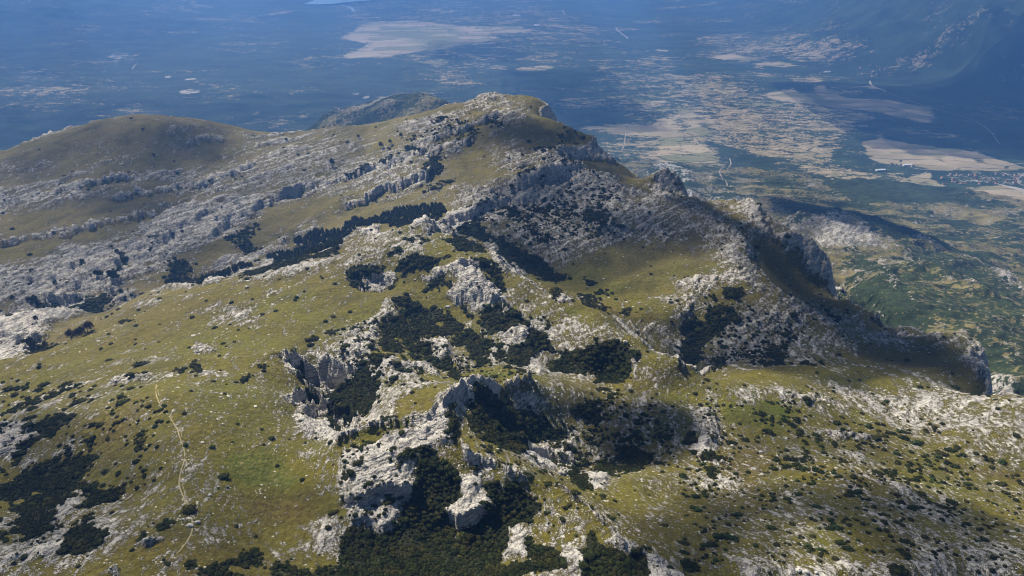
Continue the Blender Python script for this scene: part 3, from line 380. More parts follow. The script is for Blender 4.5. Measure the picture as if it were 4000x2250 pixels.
BROWN = [(Z(0,2,'700,400 1200,100 1000,300 900,600 750,600'),.8,.02),(Z(0,2,'1750,850 2400,800 2350,1050 1900,1000'),.9,.03),(Z(2,1,'1250,1200 1800,1150 2150,1300 2150,1420 1300,1250'),1,.02),(Z(2,1,'600,560 1000,650 1200,830 700,760'),.8,.02),
 (Z(2,1,'520,820 800,760 900,830 600,960'),.7,.02),(Z(0,1,'500,1250 1300,900 2000,800 1500,1000 700,1250'),.5,.03),(Z(0,1,'300,950 500,1000 350,1150 500,1150 560,1000'),.9,.01),(Z(1,1,'2000,550 2500,480 2400,650 2000,650'),.7,.03),(Z(0,0,'800,950 1500,900 1700,1000 1000,1150'),.6,.03),
 (Z(0,1,'0,200 700,60 1300,0 500,220'),.5,.03),(Z(2,2,'300,400 700,500 650,850 300,800'),.8,.02),(Z(2,2,'1500,200 2200,350 1700,330'),.5,.03),(Z(1,1,'2000,700 2100,600 2300,600'),.3,.02),(Z(1,2,'2300,750 2576,800 2500,1200 2350,1000'),.4,.02),
 (Z(2,2,'1900,560 2576,680 2576,760 2000,620'),.9,.01),(Z(1,0,'600,1400 1200,1100 1350,1080 900,1300'),.6,.02)]
# crest lines sharpened: line, height gained (m), reach (fraction of distance)
CREST = [(D('-100,800 100,778 270,772 430,718 620,655 800,610'),-7,.014),(D('1990,575 2070,557 2150,566 2230,590 2300,620 2380,660'),30,.035),(D('2240,700 2330,705 2450,765 2600,820'),26,.035),(D('2120,700 2180,740 2250,775 2300,800'),-34,.03),(D('2180,630 2300,650 2400,640'),-25,.03),
 (D('860,1125 1000,1090 1090,1070 1130,1020 1175,985 1240,978 1330,962'),6,.012),(D('1120,1065 1150,1110 1190,1150 1290,1190 1400,1235 1480,1290 1560,1380'),3,.012),(D('1130,600 1190,612 1260,640 1320,700 1400,745 1480,772 1550,800 1600,850 1660,890 1700,925 1745,945'),6,.014),
 (D('1150,690 1200,720 1235,750 1280,800 1320,860'),6,.012),(D('1650,500 1780,560 1870,640 1900,700 1960,760 2040,800 2100,840'),9,.015),(D('1430,405 1480,440 1540,470 1640,500'),7,.012),(D('1230,300 1240,330 1290,370 1420,400'),5,.015),
 (D('960,1160 1020,1176'),3,.01),(D('1690,418 1715,432 1740,470'),8,.014),(D('1820,500 1860,508 1900,555 1930,600'),7,.012),(D('1970,612 2000,614 2040,640'),9,.010),(D('2045,650 2080,682 2110,725 2125,760'),6,.01),(D('2520,930 2576,960'),8,.01),
 (D('1150,995 1120,1040 1110,1080'),3,.008),(D('1060,870 1110,905 1160,935'),5,.01),(D('1270,960 1240,1000 1310,1100 1330,1130'),-3,.01)]
# steps: near side falls (line runs left to right), height (m), steepness, reach
STEP = [(D('-100,760 60,730 150,700 250,650'),6,.004,.03),(D('230,700 330,640 420,600 500,560'),7,.004,.03),(D('520,600 620,540 700,500 800,455'),6,.004,.03),(D('800,470 900,440 1000,410 1080,380'),6,.004,.03),(D('1060,370 1160,330 1240,300'),7,.004,.03),(D('880,520 1000,470 1080,440'),7,.004,.02),(D('0,520 200,470 330,440'),3,.004,.03),(D('0,620 200,580 380,540'),3,.004,.03),(D('300,500 500,470 640,420'),3,.004,.03),
 (Q3('700,1090 950,1000 1150,900 1350,820'),12,.004,.03),(Z(1,1,'800,250 1000,180 1200,110 1400,60'),9,.004,.03),(Q1('470,400 650,430 880,400'),10,.005,.03),(Q1('480,720 560,740 650,730'),8,.004,.02),(Z(1,2,'100,880 300,830 500,830'),4,.005,.03),
 (Z(1,2,'1380,480 1480,520 1640,570 1740,600'),8,.004,.03),(Z(1,1,'640,320 800,290'),7,.003,.02),(Z(0,1,'960,540 1080,520'),7,.004,.02),(Z(0,1,'560,720 700,720 830,720'),8,.004,.02),(Z(0,1,'380,840 560,830'),7,.004,.02),(Z(0,1,'-200,1150 150,1130 240,1130'),9,.005,.03),
 (Z(0,1,'1480,330 1700,230'),5,.004,.02),(Z(1,2,'780,1030 920,1040 1060,990'),5,.004,.02),(Q1('940,980 1100,1050 1400,960'),5,.004,.02),(Z(1,1,'640,1160 760,1250'),6,.005,.02),(Z(1,1,'880,800 1000,830 1200,850'),6,.005,.02),(Z(1,0,'1700,1200 1900,1180 2050,1200'),12,.005,.03),
 (Z(1,0,'640,1180 780,1120 940,1060'),7,.004,.03),(Z(2,1,'1100,640 1190,770'),6,.005,.02),(Z(1,1,'140,640 330,640'),-4,.005,.02),(Z(1,1,'700,660 860,620 960,580'),6,.003,.02),(Q1('820,840 900,900 980,960'),6,.005,.02)]
PIT = [(Q1('440,320 780,280 940,380 930,480 720,600 480,530 410,430'),7,.008),(Q1('450,600 640,620 700,760 640,850 520,830 450,720'),7,.006),(Q1('760,820 1000,800 1050,1000 960,1090 860,1000'),6,.006),
 (Z(1,0,'1150,760 1230,770 1200,790 1150,785'),6,.008),(Z(1,0,'1240,735 1340,725 1340,745 1260,750'),5,.008),(Z(1,0,'1330,1280 1400,1250 1480,1270 1440,1300 1350,1300'),3,.006),(Z(0,1,'690,400 780,390 770,430 700,430'),3,.006),(Z(0,1,'400,350 280,380 250,360 420,310'),6,.01),
 (Z(0,1,'920,150 1000,150 980,190 930,180'),5,.008),(Z(0,0,'360,1100 480,1080 560,1130 450,1130'),6,.01),(Z(1,1,'60,600 320,600 400,680 300,750 150,745'),7,.01),(Z(0,1,'1300,500 1480,520 1480,640 1300,700'),5,.01)]
_NO = ()
def lpof(poly, lmax=16000):
    th, l = locate(poly[:, 0], poly[:, 1], lmax=math.log(lmax)); return np.stack([th, l], 1)
def seg_dist(T, L, a, b):
    dx, dy = b - a; n = dx * dx + dy * dy + 1e-12
    t = np.clip(((T - a[0]) * dx + (L - a[1]) * dy) / n, 0, 1)
    ex = T - a[0] - t * dx; ey = L - a[1] - t * dy
    return np.sqrt(ex * ex + ey * ey), (dx * ey - dy * ex) / math.sqrt(n)
def window(T, L, q, m):
    """index window of the fine grid that can matter"""
    th = T[0]; lr = L[:, 0]
    i0, i1 = np.searchsorted(th, [q[:, 0].min() - m, q[:, 0].max() + m]); j0, j1 = np.searchsorted(lr, [q[:, 1].min() - m, q[:, 1].max() + m])
    return slice(j0, j1), slice(i0, i1)
def poly_sdf(T, L, q):
    d = np.full(T.shape, 9.0); ins = np.zeros(T.shape, bool)
    n = len(q)
    for k in range(n):
        a, b = q[k], q[(k + 1) % n]
        d = np.minimum(d, seg_dist(T, L, a, b)[0])
        c = (a[1] > L) != (b[1] > L)
        xx = (b[0] - a[0]) * (L - a[1]) / (b[1] - a[1] + 1e-12) + a[0]
        ins ^= c & (T < xx)
    return np.where(ins, d, -d)
def paint(field, feats, T, L, WT, WL, widen=1.0, add=False):
    for poly, val, soft in feats:
        q = lpof(poly)
        w = window(T, L, q, soft * 3 * widen + .02)
        if 0 in field[w].shape: continue
        s = poly_sdf(T[w] + WT[w] * (.5 + soft * 60), L[w] + WL[w] * (.5 + soft * 60), q)
        so = soft * widen
        m = sstep(-so, so, s)
        field[w] = field[w] * (1 - m) + np.maximum(val, field[w] if add else 0) * m
# ------------------------------------------------------------------ the massif: fine sheet
NT, NL = 1180, 880
ML0, ML1 = L0, math.log(3300.0)
fth = np.linspace(TH0, TH1, NT); flr = np.linspace(ML0, ML1, NL)
T, L = np.meshgrid(fth, flr)
R = np.exp(L); X = R * np.sin(T); Y = R * np.cos(T)
H = cub(GZ, T, L)
WT = (fbm(X / 40, Y / 40, 2, 51) * .012 + fbm(X / 9, Y / 9, 3, 53) * .010).astype(float)
WL = (fbm(X / 40, Y / 40, 2, 61) * .016 + fbm(X / 9, Y / 9, 3, 63) * .013).astype(float)
lf = fbm(X / 130, Y / 130, 4, 71)
rock = np.clip(.40 + .40 * lf + .35 * fbm(X / 28, Y / 28, 3, 75), .05, .85)
left_plateau = sstep(-.12, -.28, T) * sstep(math.log(560), math.log(680), L)
_a = math.radians(38.0)
bu = X * math.cos(_a) + Y * math.sin(_a); bv = -X * math.sin(_a) + Y * math.cos(_a)
band = fbm(bu / 420, bv / 62, 4, 131)
bandf = fbm(bu / 120, bv / 20, 3, 133)
midm = sstep(math.log(560), math.log(760), L) * sstep(.35, .05, T)
rock += midm * (.50 * band + .30 * bandf + .02)
pine = np.zeros_like(T); wood = np.zeros_like(T); green = np.clip(.2 + .5 * fbm(X / 70, Y / 70, 3, 81), 0, 1); brown = np.clip(.25 + .6 * fbm(X / 90, Y / 60, 3, 83), 0, 1)
paint(rock, GRASSY, T, L, WT, WL, 1.3)
paint(rock, ROCK, T, L, WT, WL, 2.2, True); paint(pine, PINE, T, L, WT, WL, add=True); paint(wood, WOOD, T, L, WT, WL, add=True)
paint(rock, GRASSY2, T, L, WT, WL)
pine = np.where(pine > .05, pine, 0); _hn = fbm(X / 11, Y / 11, 3, 141) + .55 * fbm(X / 34, Y / 34, 3, 143)
pine = np.where(pine > .6, pine * sstep(-.40, -.22, _hn + (pine - .8) * .6), pine)
paint(green, GREEN, T, L, WT, WL, add=True); paint(brown, BROWN, T, L, WT, WL, add=True)
rock *= 1 - .75 * np.clip(green - .55, 0, 1) / .45
# foothills below the scarp carry scrub, thickened where shaded sides are painted dark
foot = sstep(-480, -560, H)
veg = np.clip(.60 + 1.1 * fbm(X / 160, Y / 90, 4, 91) + .25 * fbm(X / 30, Y / 30, 3, 95), 0, 1)
paint(veg, VEG_SHADE, T, L, WT, WL, 1.2)
# sharpened crests, cliff steps, pits
for poly, amp, w in CREST:
    q = lpof(poly); win = window(T, L, q, w * 6)
    d = np.full(T[win].shape, 9.0)
    for k in range(len(q) - 1): d = np.minimum(d, seg_dist(T[win] + WT[win] * .5, L[win] + WL[win] * .5, q[k], q[k + 1])[0])
    H[win] += amp * np.exp(-d / w) * (1 - np.exp(-6 * w / w) )
for poly, amp, w, Wd in STEP:
    q = lpof(poly); win = window(T, L, q, Wd * 2.5)
    d = np.full(T[win].shape, 9.0); s = np.zeros(T[win].shape)
    for k in range(len(q) - 1):
        dd, ss = seg_dist(T[win] + WT[win], L[win] + WL[win], q[k], q[k + 1])
        m = dd < d; d = np.where(m, dd, d); s = np.where(m, ss, s)
    amp = amp * (1.6 if q[:, 1].mean() > math.log(600) else 1.15)
    H[win] += amp * .5 * np.clip(.75 + 1.5 * fbm(X[win] / 45, Y[win] / 45, 3, 171), 0, 1.4) * np.tanh(s / w) * np.exp(-(d / Wd) ** 2)
    rock[win] = np.maximum(rock[win], 1.05 * np.exp(-(d / w / 1.6) ** 2))
for poly, amp, soft in PIT:
    q = lpof(poly); win = window(T, L, q, soft * 3)
    H[win] -= amp * sstep(-soft * .3, soft, poly_sdf(T[win] + WT[win], L[win] + WL[win], q))
gy, gx = np.gradient(H, flr, fth); slope = np.hypot(gx / R, gy / R)
rock = np.maximum(rock, sstep(.75, 1.15, slope) * .95)
rk = sstep(.45, .95, rock)
# relief: rolling, gullied and bedded rock
far = np.clip(R / 400, .6, 3.0)
H += 2.2 * fbm(X / 55, Y / 55, 3, 101) * np.clip(R / 300, .5, 2)
H += foot * (22 * ridged(X / 260, Y / 190, 4, 105) + 6 * fbm(X / 60, Y / 60, 3, 107))
H += rk * (2.4 * ridged(X / 24, Y / 24, 3, 111) + 1.5 * ridged(X / 8, Y / 8, 3, 113) * np.clip(R / 300, .8, 1.8) * (1 - .6 * midm))
H += sstep(.9, 1.6, slope) * 4.0 * ridged(X / 11, Y / 11, 3, 149)
H += (1 - rk) * .35 * fbm(X / 8, Y / 8, 3, 115)
brown = np.clip(brown + .25 * left_plateau, 0, 1); green = green * (1 - .6 * left_plateau)
H += sstep(math.log(650), math.log(1000), L) * (1 - foot) * 3.0 * ridged(X / 45 + Y / 160, Y / 110, 3, 117) * (.4 + .6 * rk)
bed = (H - .30 * X + .22 * Y + 5 * fbm(X / 60, Y / 60, 2, 121)) / np.clip(R / 110, 2.0, 7.0).mean()
def ledges(b): f = b - np.floor(b); return sstep(0, .75, f) - sstep(.8, 1.0, f)
bamp = np.clip(rk * 1.2, 0, 1) * np.clip(R / 420, .5, 2.2)
bed1 = (H - .30 * X + .20 * Y + 6 * fbm(X / 70, Y / 70, 2, 121)) / 7.0
bed2 = (H - .30 * X + .20 * Y + 3 * fbm(X / 30, Y / 30, 2, 123)) / 2.6
bamp = bamp * (1 - .75 * sstep(.55, .95, slope))
H += midm * (2.6 * ridged(bu / 260, bv / 80, 4, 135) + 1.3 * ridged(bu / 60, bv / 26, 4, 137)) * (.35 + .65 * rk)
H += rk * sstep(math.log(620), math.log(430), L) * (1.4 * ridged(X / 13 + .6 * fbm(X / 20, Y / 20, 2, 145), Y / 17, 3, 147))
H += bamp * (1.2 * ledges(bed1) * sstep(math.log(350), math.log(650), L) + 1.0 * ledges(bed2))
f1 = bed1 - np.floor(bed1); f2 = bed2 - np.floor(bed2)
rock = rock + .22 * (sstep(.6, .95, f1) - .4) * (1 - pine) * sstep(math.log(350), math.log(650), L) + .14 * (sstep(.5, .9, f2) - .4)
# thickets hug the lee of the ground; their floor is humus, not rock
rock = np.clip(rock, 0, 1.1)

def mesh_from(name, th, lr, Z, attrs):
    T_, L_ = np.meshgrid(th, lr); R_ = np.exp(L_)
    co = np.stack([R_ * np.sin(T_), R_ * np.cos(T_), Z + CAMZ], -1).reshape(-1, 3)
    nl, nt = T_.shape; idx = np.arange(nl * nt).reshape(nl, nt)
    f = np.stack([idx[:-1, :-1], idx[:-1, 1:], idx[1:, 1:], idx[1:, :-1]], -1).reshape(-1, 4)
    me = bpy.data.meshes.new(name)
    me.vertices.add(len(co)); me.vertices.foreach_set('co', co.astype(np.float32).ravel())
    me.loops.add(f.size); me.loops.foreach_set('vertex_index', f.ravel().astype(np.int32))
    me.polygons.add(len(f)); me.polygons.foreach_set('loop_start', np.arange(0, f.size, 4, dtype=np.int32))
    me.polygons.foreach_set('use_smooth', np.ones(len(f), bool))
    for k, v in attrs.items():
        a = me.attributes.new(k, 'FLOAT', 'POINT'); a.data.foreach_set('value', np.asarray(v, np.float32).ravel())
    me.update()
    return me
def tag(o, label=None, cat=None, group=None, kind=None):
    if label: o['label'] = label
    if cat: o['category'] = cat
    if group: o['group'] = group
    if kind: o['kind'] = kind
    return o
def link(name, me, mat=None, parent=None):
    o = bpy.data.objects.new(name, me); C.objects.link(o)
    if mat is not None and not len(me.materials): me.materials.append(mat)
    if parent is not None: o.parent = parent
    return o
def fine(G, th, lr): return bil(G, th, lr, l0=ML0, l1=ML1)
def ground(x, y):
    th = np.arctan2(x, y); lr = np.log(np.hypot(x, y))
    return np.where(lr < ML1 - .01, fine(H, th, lr), cub(VZG, th, lr) if VZG is not None else VZ)
VZG = None

# ------------------------------------------------------------------ materials
class NT_:
    def __init__(s, name):
        s.m = bpy.data.materials.new(name); s.m.use_nodes = True; s.n = s.m.node_tree.nodes; s.l = s.m.node_tree.links
        s.b = s.n['Principled BSDF']; s.b.inputs['Specular IOR Level'].default_value = .2; s.b.inputs['Roughness'].default_value = .95
        s.pos = s.n.new('ShaderNodeNewGeometry').outputs['Position']
    def _in(s, sock, v):
        if isinstance(v, (int, float)): sock.default_value = v
        elif isinstance(v, tuple): sock.default_value = v + (1,) if len(v) == 3 and len(sock.default_value) == 4 else v
        else: s.l.new(v, sock)
    def math(s, op, a, b=0.0, clamp=False):
        n = s.n.new('ShaderNodeMath'); n.operation = op; n.use_clamp = clamp; s._in(n.inputs[0], a); s._in(n.inputs[1], b); return n.outputs[0]
    def attr(s, name):
        n = s.n.new('ShaderNodeAttribute'); n.attribute_name = name; return n.outputs['Fac']
    def map(s, scale=(1, 1, 1), rot=(0, 0, 0), src=None):
        n = s.n.new('ShaderNodeMapping'); n.inputs['Scale'].default_value = scale; n.inputs['Rotation'].default_value = rot
        s.l.new(src or s.pos, n.inputs['Vector']); return n.outputs[0]
    def noise(s, scale, detail=4, rough=.55, vec=None, dist=0.0):
        n = s.n.new('ShaderNodeTexNoise'); n.inputs['Scale'].default_value = scale; n.inputs['Detail'].default_value = detail; n.inputs['Roughness'].default_value = rough
        n.inputs['Distortion'].default_value = dist; s.l.new(vec or s.pos, n.inputs['Vector']); return n.outputs['Fac']
    def voro(s, scale, vec=None, feature='F1'):
        n = s.n.new('ShaderNodeTexVoronoi'); n.feature = feature; n.inputs['Scale'].default_value = scale; s.l.new(vec or s.pos, n.inputs['Vector']); return n.outputs['Distance']
    def ramp(s, v, a, b):
        n = s.n.new('ShaderNodeMapRange'); n.interpolation_type = 'SMOOTHSTEP'; s._in(n.inputs[0], v); n.inputs[1].default_value = a; n.inputs[2].default_value = b; return n.outputs[0]
    def mix(s, f, a, b):
        n = s.n.new('ShaderNodeMix'); n.data_type = 'RGBA'; s._in(n.inputs[0], f); s._in(n.inputs[6], a); s._in(n.inputs[7], b); return n.outputs[2]
    def bump(s, h, dist, strength=1.0):
        n = s.n.new('ShaderNodeBump'); n.inputs['Distance'].default_value = dist; n.inputs['Strength'].default_value = strength; s.l.new(h, n.inputs['Height']); s.l.new(n.outputs[0], s.b.inputs['Normal'])
    def col(s, c): s._in(s.b.inputs['Base Color'], c)

m = NT_('alpine_ground')
strata = m.map((1, .45, 1.6), (0, 0, math.radians(28)))
rk_a = m.attr('rock')
n_big = m.noise(.09, 6, .62, strata); n_mid = m.noise(.42, 5, .65, strata); n_fin = m.noise(1.7, 4, .7)
nn = m.math('ADD', m.math('MULTIPLY', n_big, .22), m.math('ADD', m.math('MULTIPLY', n_mid, .40), m.math('MULTIPLY', n_fin, .38)))
th_ = m.math('SUBTRACT', .616, m.math('MULTIPLY', rk_a, .215))
rmask = m.ramp(m.math('SUBTRACT', nn, th_), -.012, .022)
grass = m.mix(m.attr('green'), (.124, .104, .004), (.058, .088, .003))
grass = m.mix(m.math('MULTIPLY', m.attr('brown'), .9), grass, (.092, .058, .014))
grass = m.mix(m.math('MULTIPLY', m.attr('dry'), .8), grass, m.mix(m.ramp(m.noise(.02, 5, .65), .4, .6), (.20, .155, .070), (.145, .118, .040)))
gn = m.noise(.35, 5, .7); gn2 = m.noise(.03, 4, .6)
grass = m.mix(m.ramp(gn, .35, .68), grass, m.mix(.5, grass, (.25, .215, .055)))
grass = m.mix(m.math('MULTIPLY', m.ramp(gn2, .52, .66), .45), grass, (.055, .052, .008))
grass = m.mix(m.math('MULTIPLY', m.ramp(m.noise(1.1, 4, .7), .60, .70), .55), grass, (.05, .055, .012))
gb = m.math('PINGPONG', m.math('MULTIPLY', m.math('ADD', m.noise(.012, 2), m.math('MULTIPLY', m.noise(.06, 4, .6), .25)), 34.0), .5)
grass = m.mix(m.math('MULTIPLY', m.ramp(gb, .10, .0), .22), grass, (.06, .05, .008))
grass = m.mix(m.math('MULTIPLY', m.math('MULTIPLY', m.ramp(m.noise(.12, 6, .75, strata), .60, .66), m.ramp(gn, .45, .6)), .7), grass, (.30, .25, .13))
rc = m.mix(m.ramp(m.noise(.25, 5, .65), .35, .65), (.76, .70, .60), (.45, .425, .40))
rc = m.mix(m.math('MULTIPLY', m.ramp(m.noise(2.2, 4, .7, strata), .54, .70), .5), rc, (.30, .28, .255))
rc = m.mix(m.math('MULTIPLY', m.ramp(m.noise(.028, 4, .6), .45, .62), .45), rc, (.36, .345, .33))
bedn = m.math('ADD', m.math('MULTIPLY', m.noise(.05, 3), 14.0), 0.0)
dp = m.n.new('ShaderNodeVectorMath'); dp.operation = 'DOT_PRODUCT'; m.l.new(m.pos, dp.inputs[0]); dp.inputs[1].default_value = (-.30, .20, 1.0)
bc = m.math('ADD', dp.outputs['Value'], m.math('ADD', bedn, m.math('MULTIPLY', m.noise(.5, 3), 1.6)))
b1 = m.math('PINGPONG', m.math('MULTIPLY', bc, .55), .5); b2 = m.math('PINGPONG', m.math('MULTIPLY', bc, .19), .5)
rc = m.mix(m.math('MULTIPLY', m.ramp(b1, .13, .02), .45), rc, (.17, .16, .145))
rc = m.mix(m.math('MULTIPLY', m.ramp(b2, .10, .02), .6), rc, (.13, .12, .11))
crk = m.math('ABSOLUTE', m.math('SUBTRACT', m.noise(.55, 4, .6, strata, .6), .5))
rc = m.mix(m.math('MULTIPLY', m.ramp(crk, .028, .0), .8), rc, (.10, .092, .082))
col = m.mix(rmask, grass, rc)
veg_mix = m.ramp(m.math('ADD', m.attr('maquis_shade'), m.math('MULTIPLY', m.math('SUBTRACT', m.noise(.09, 6, .72), .5), 2.6)), .5, .58)
tanv = m.mix(m.ramp(m.noise(.02, 5, .65), .4, .6), (.31, .245, .10), (.14, .13, .045))
col = m.mix(m.math('MULTIPLY', m.math('SUBTRACT', 1.0, rmask), m.math('MULTIPLY', m.attr('foot'), .8)), col, tanv)
vcol = m.mix(m.noise(.05, 4), (.018, .034, .012), (.058, .078, .022))
col = m.mix(m.math('MULTIPLY', veg_mix, m.attr('foot')), col, vcol)
col = m.mix(m.ramp(m.math('ADD', m.attr('pine'), m.math('MULTIPLY', m.noise(.8, 3), .4)), .85, 1.05), col, (.030, .034, .012))
m.col(col)
hb = m.math('ADD', m.math('MULTIPLY', m.math('ADD', m.noise(.9, 5, .65, strata), m.math('MULTIPLY', rmask, .35)), 1.0), m.math('ADD', m.math('MULTIPLY', m.noise(.25, 3, .6), 1.6), m.math('MULTIPLY', rmask, m.math('ADD', m.math('MULTIPLY', b1, .5), m.math('MULTIPLY', b2, 1.0)))))
m.bump(hb, 1.3, 1.0)
M_GROUND = m.m
me = mesh_from('mountain', fth, flr, H, dict(rock=rock, green=green, brown=brown, pine=pine, foot=foot, maquis_shade=veg, dry=sstep(math.log(600), math.log(900), L) * (1 - foot) * np.clip(.75 + .6 * lf, 0, 1)))
mountain = link('mountain', me, M_GROUND); tag(mountain, kind='structure')

# ------------------------------------------------------------------ valley floor and the ranges beyond it
VT, VLN = 720, 560
vth = np.linspace(TH0, TH1, VT); vlr = np.concatenate([np.linspace(ML1 - .03, math.log(16000), VLN - 60), np.linspace(math.log(16000), L1, 61)[1:]])
T2, L2 = np.meshgrid(vth, vlr); R2 = np.exp(L2); X2 = R2 * np.sin(T2); Y2 = R2 * np.cos(T2)
VH = cub(GZ, T2, L2)
up = sstep(VZ + 25, VZ + 160, VH)
VH = VH + up * (130 * ridged(X2 / 1500, Y2 / 1500, 5, 201) - 20) * sstep(5000, 7500, R2) + 4 * fbm(X2 / 400, Y2 / 400, 3, 203) + (1 - up) * 7 * ridged(X2 / 700, Y2 / 350, 3, 205)
VH[:2] -= 6
VFIELD = [(Z(1,0,'20,290 160,180 470,150 900,200 1330,200 1500,230 1300,250 1100,260 1230,290 1000,330 750,380 560,400 250,440 30,460 20,440 100,380 200,330 0,310'),.95,.006),(Z(1,0,'420,30 600,30 1100,100 900,110 600,100'),.5,.01),
 (Z(1,0,'600,430 860,450 700,520 600,480'),.7,.008),(Z(1,0,'1290,530 1560,480 1610,520 1560,540 1300,545'),.7,.005),(Z(1,0,'1830,455 2130,460 1900,475'),.8,.004),(Z(1,0,'1880,500 2080,510 1950,555'),.8,.004),(Z(1,0,'720,600 800,590 810,605 740,612'),.9,.003),
 (Z(1,0,'1740,970 2100,920 2300,940 2576,820 2576,1300 2300,1290 2330,1140 2400,1050 1900,990'),.85,.012),(Z(1,0,'1950,800 2200,750 2500,720 2576,800 2200,900'),.6,.015),(Z(1,0,'1570,180 1660,180 1670,195 1600,195'),.8,.004),(Z(1,0,'900,450 1200,430 1250,480 1000,480'),.5,.01),
 (Z(1,0,'1700,235 1900,250 1850,280 1720,260'),.5,.006),(Z(1,0,'2350,370 2460,385 2440,395 2360,385'),.8,.004),(Z(1,0,'1660,90 1900,100 1900,170 1750,170'),.35,.01),(Z(1,0,'2100,560 2300,500 2576,620 2500,720 2200,650'),.5,.02),
 (Z(0,0,'2000,110 2150,60 2220,100 2050,120'),.7,.006),(Z(0,0,'2250,260 2500,230 2500,265 2300,262'),.4,.006),(Z(0,0,'2270,375 2450,360 2500,380'),.5,.005),
 (Z(2,0,'190,440 340,410 540,440 500,465 250,450'),1,.003),(Z(2,0,'550,480 720,460 860,495 750,510 560,500'),1,.003),(Z(2,0,'400,780 700,770 840,800 600,820 450,800'),.75,.008),
 (Z(2,0,'570,720 740,680 830,670 870,710 990,690 1050,640 1120,690 1250,740 1560,760 1880,810 1920,900 1880,940 1650,900 1480,850 1280,830 950,780 700,760'),1,.004),
 (Z(2,0,'1340,1080 1470,1050 1800,1100 2200,1150 2500,1240 2600,1280 2300,1300 1900,1290 1750,1270 1500,1240 1400,1200'),1,.004),(Z(2,0,'1700,1340 1850,1300 1970,1410 1730,1390'),1,.004),(Z(2,0,'2220,1430 2400,1400 2700,1470 2700,1600 2400,1560 2240,1500'),1,.004),
 (Z(2,0,'0,830 150,880 250,1040 0,1050'),.85,.01),(Z(2,0,'0,1060 150,1100 250,1200 300,1280 300,1448 60,1330 0,1230'),.8,.01),(Z(2,0,'840,1100 1000,1100 1170,1190 950,1180'),.75,.006),(Z(2,0,'640,1090 700,1080 830,1170 700,1130'),.5,.006),
 (Z(2,0,'600,280 640,290 600,330 540,320'),.5,.005),(Z(2,0,'660,410 740,410 760,430 680,428'),.7,.004),(Z(2,0,'850,420 1270,380 1180,430 1000,440'),.6,.006),(Z(2,0,'1200,300 1350,280 1300,340 1210,320'),.6,.005),(Z(2,0,'1060,465 1160,460 1150,475'),.8,.003),
 (Z(2,0,'1300,650 1440,640 1540,690 1420,680'),.8,.004),(Z(2,0,'1590,650 1740,640 1700,665'),.6,.004),(Z(2,0,'270,290 380,280 360,305'),.6,.004),(Z(2,0,'640,350 830,350 800,380 660,375'),.7,.005),(Z(2,0,'850,330 1130,290 1000,335 860,350'),.5,.005),(Z(2,0,'400,590 480,590 590,620 500,610'),.7,.004),(Z(2,0,'1550,0 1900,10 1700,40'),.6,.006)]
VOPEN = [(Z(2,0,'-200,560 500,560 600,700 1300,830 1500,1000 1300,1100 1700,1300 2000,1448 2576,1448 2576,1800 -300,1600 -300,600'),.46,.03),(Z(2,0,'100,260 600,260 1300,330 1200,480 600,520 100,470'),.42,.03),(Z(1,0,'1900,450 2576,480 2576,900 2100,900'),.36,.04),(Z(1,0,'0,0 1500,0 2000,300 1500,480 0,520'),.34,.03),
  (Z(2,0,'200,1080 700,1200 600,1300 300,1250'),.15,.01),(Z(2,0,'280,1270 500,1250 700,1400 400,1400'),.15,.01),(Z(2,0,'1280,970 1450,950 1400,1200 1600,1290 1500,1340 1100,1240'),.25,.01),(Z(1,0,'1920,990 2390,990 2380,1050 1950,1040'),.05,.004),(Z(1,0,'1900,1050 2330,1050 2280,1200 2350,1300 2100,1280 1950,1100'),.36,.01),
  (Z(0,0,'0,480 600,600 700,750 300,800 0,780'),.36,.04)]
VPALE = [(Z(0,0,'775,430 860,390 980,400 990,420 900,460 830,450'),.55,.004),(Z(0,0,'1230,575 1300,570 1310,590 1240,590'),.7,.003),(Z(0,0,'1390,600 1480,590 1480,605 1400,612'),1,.002),(Z(0,0,'1350,690 1440,670 1500,680 1540,690 1500,710 1420,720 1350,715'),.62,.003),
 (Z(0,0,'1350,735 1500,730 1490,750 1370,745'),.55,.004),(Z(0,0,'1280,615 1360,605 1350,620'),.5,.003),(Z(0,0,'1890,860 1960,820 1980,860 1900,880'),.55,.005),(Z(0,0,'1750,920 1800,910 1790,925'),.6,.003),(Z(0,0,'2180,860 2300,840 2280,855'),.6,.003),(Z(0,0,'1700,880 1730,880 1720,890'),.6,.003),
 (Z(1,0,'60,715 140,708 120,725'),.7,.002),(Z(1,0,'150,740 220,720 220,740 170,750'),.7,.003),(Z(1,0,'240,735 330,728 300,745'),.7,.002),(Z(1,0,'370,720 430,742 380,745'),.7,.002),(Z(1,0,'1280,115 1360,112 1350,122 1290,124'),.8,.002),(Z(1,0,'1430,195 1500,180 1490,200'),.9,.002),
 (Z(2,0,'1280,90 1400,80 1340,150'),.5,.01),(Z(2,0,'1450,60 1600,80 1560,160'),.42,.015),(Z(2,0,'2140,0 2260,0 2240,80 2170,60'),.55,.01),(Z(2,0,'1900,240 2060,210 2280,235 2060,225'),.75,.003),(Z(2,0,'700,0 760,0 750,30'),.5,.005),(Z(2,0,'1060,0 1180,0 1180,50'),.42,.01),
 (Z(2,0,'1900,1310 2250,1290 2700,1300 2700,1470 2480,1448 2300,1390 2050,1380'),.48,.008),(Z(2,0,'1030,550 1120,545 1100,560'),.8,.002),(Z(2,0,'300,340 600,390 560,410 350,360'),.42,.006),(Z(2,0,'1350,500 1560,500 1550,600 1400,600'),.38,.012),(Z(2,0,'700,1130 830,1150 800,1170'),.5,.003),(Z(2,0,'1560,1240 1720,1250 1700,1262'),.5,.003),
 (Z(2,0,'2380,1395 2576,1440 2700,1470 2700,1490 2576,1460'),1,.002),(Z(2,0,'1800,380 1900,400 1500,470'),.3,.01)]
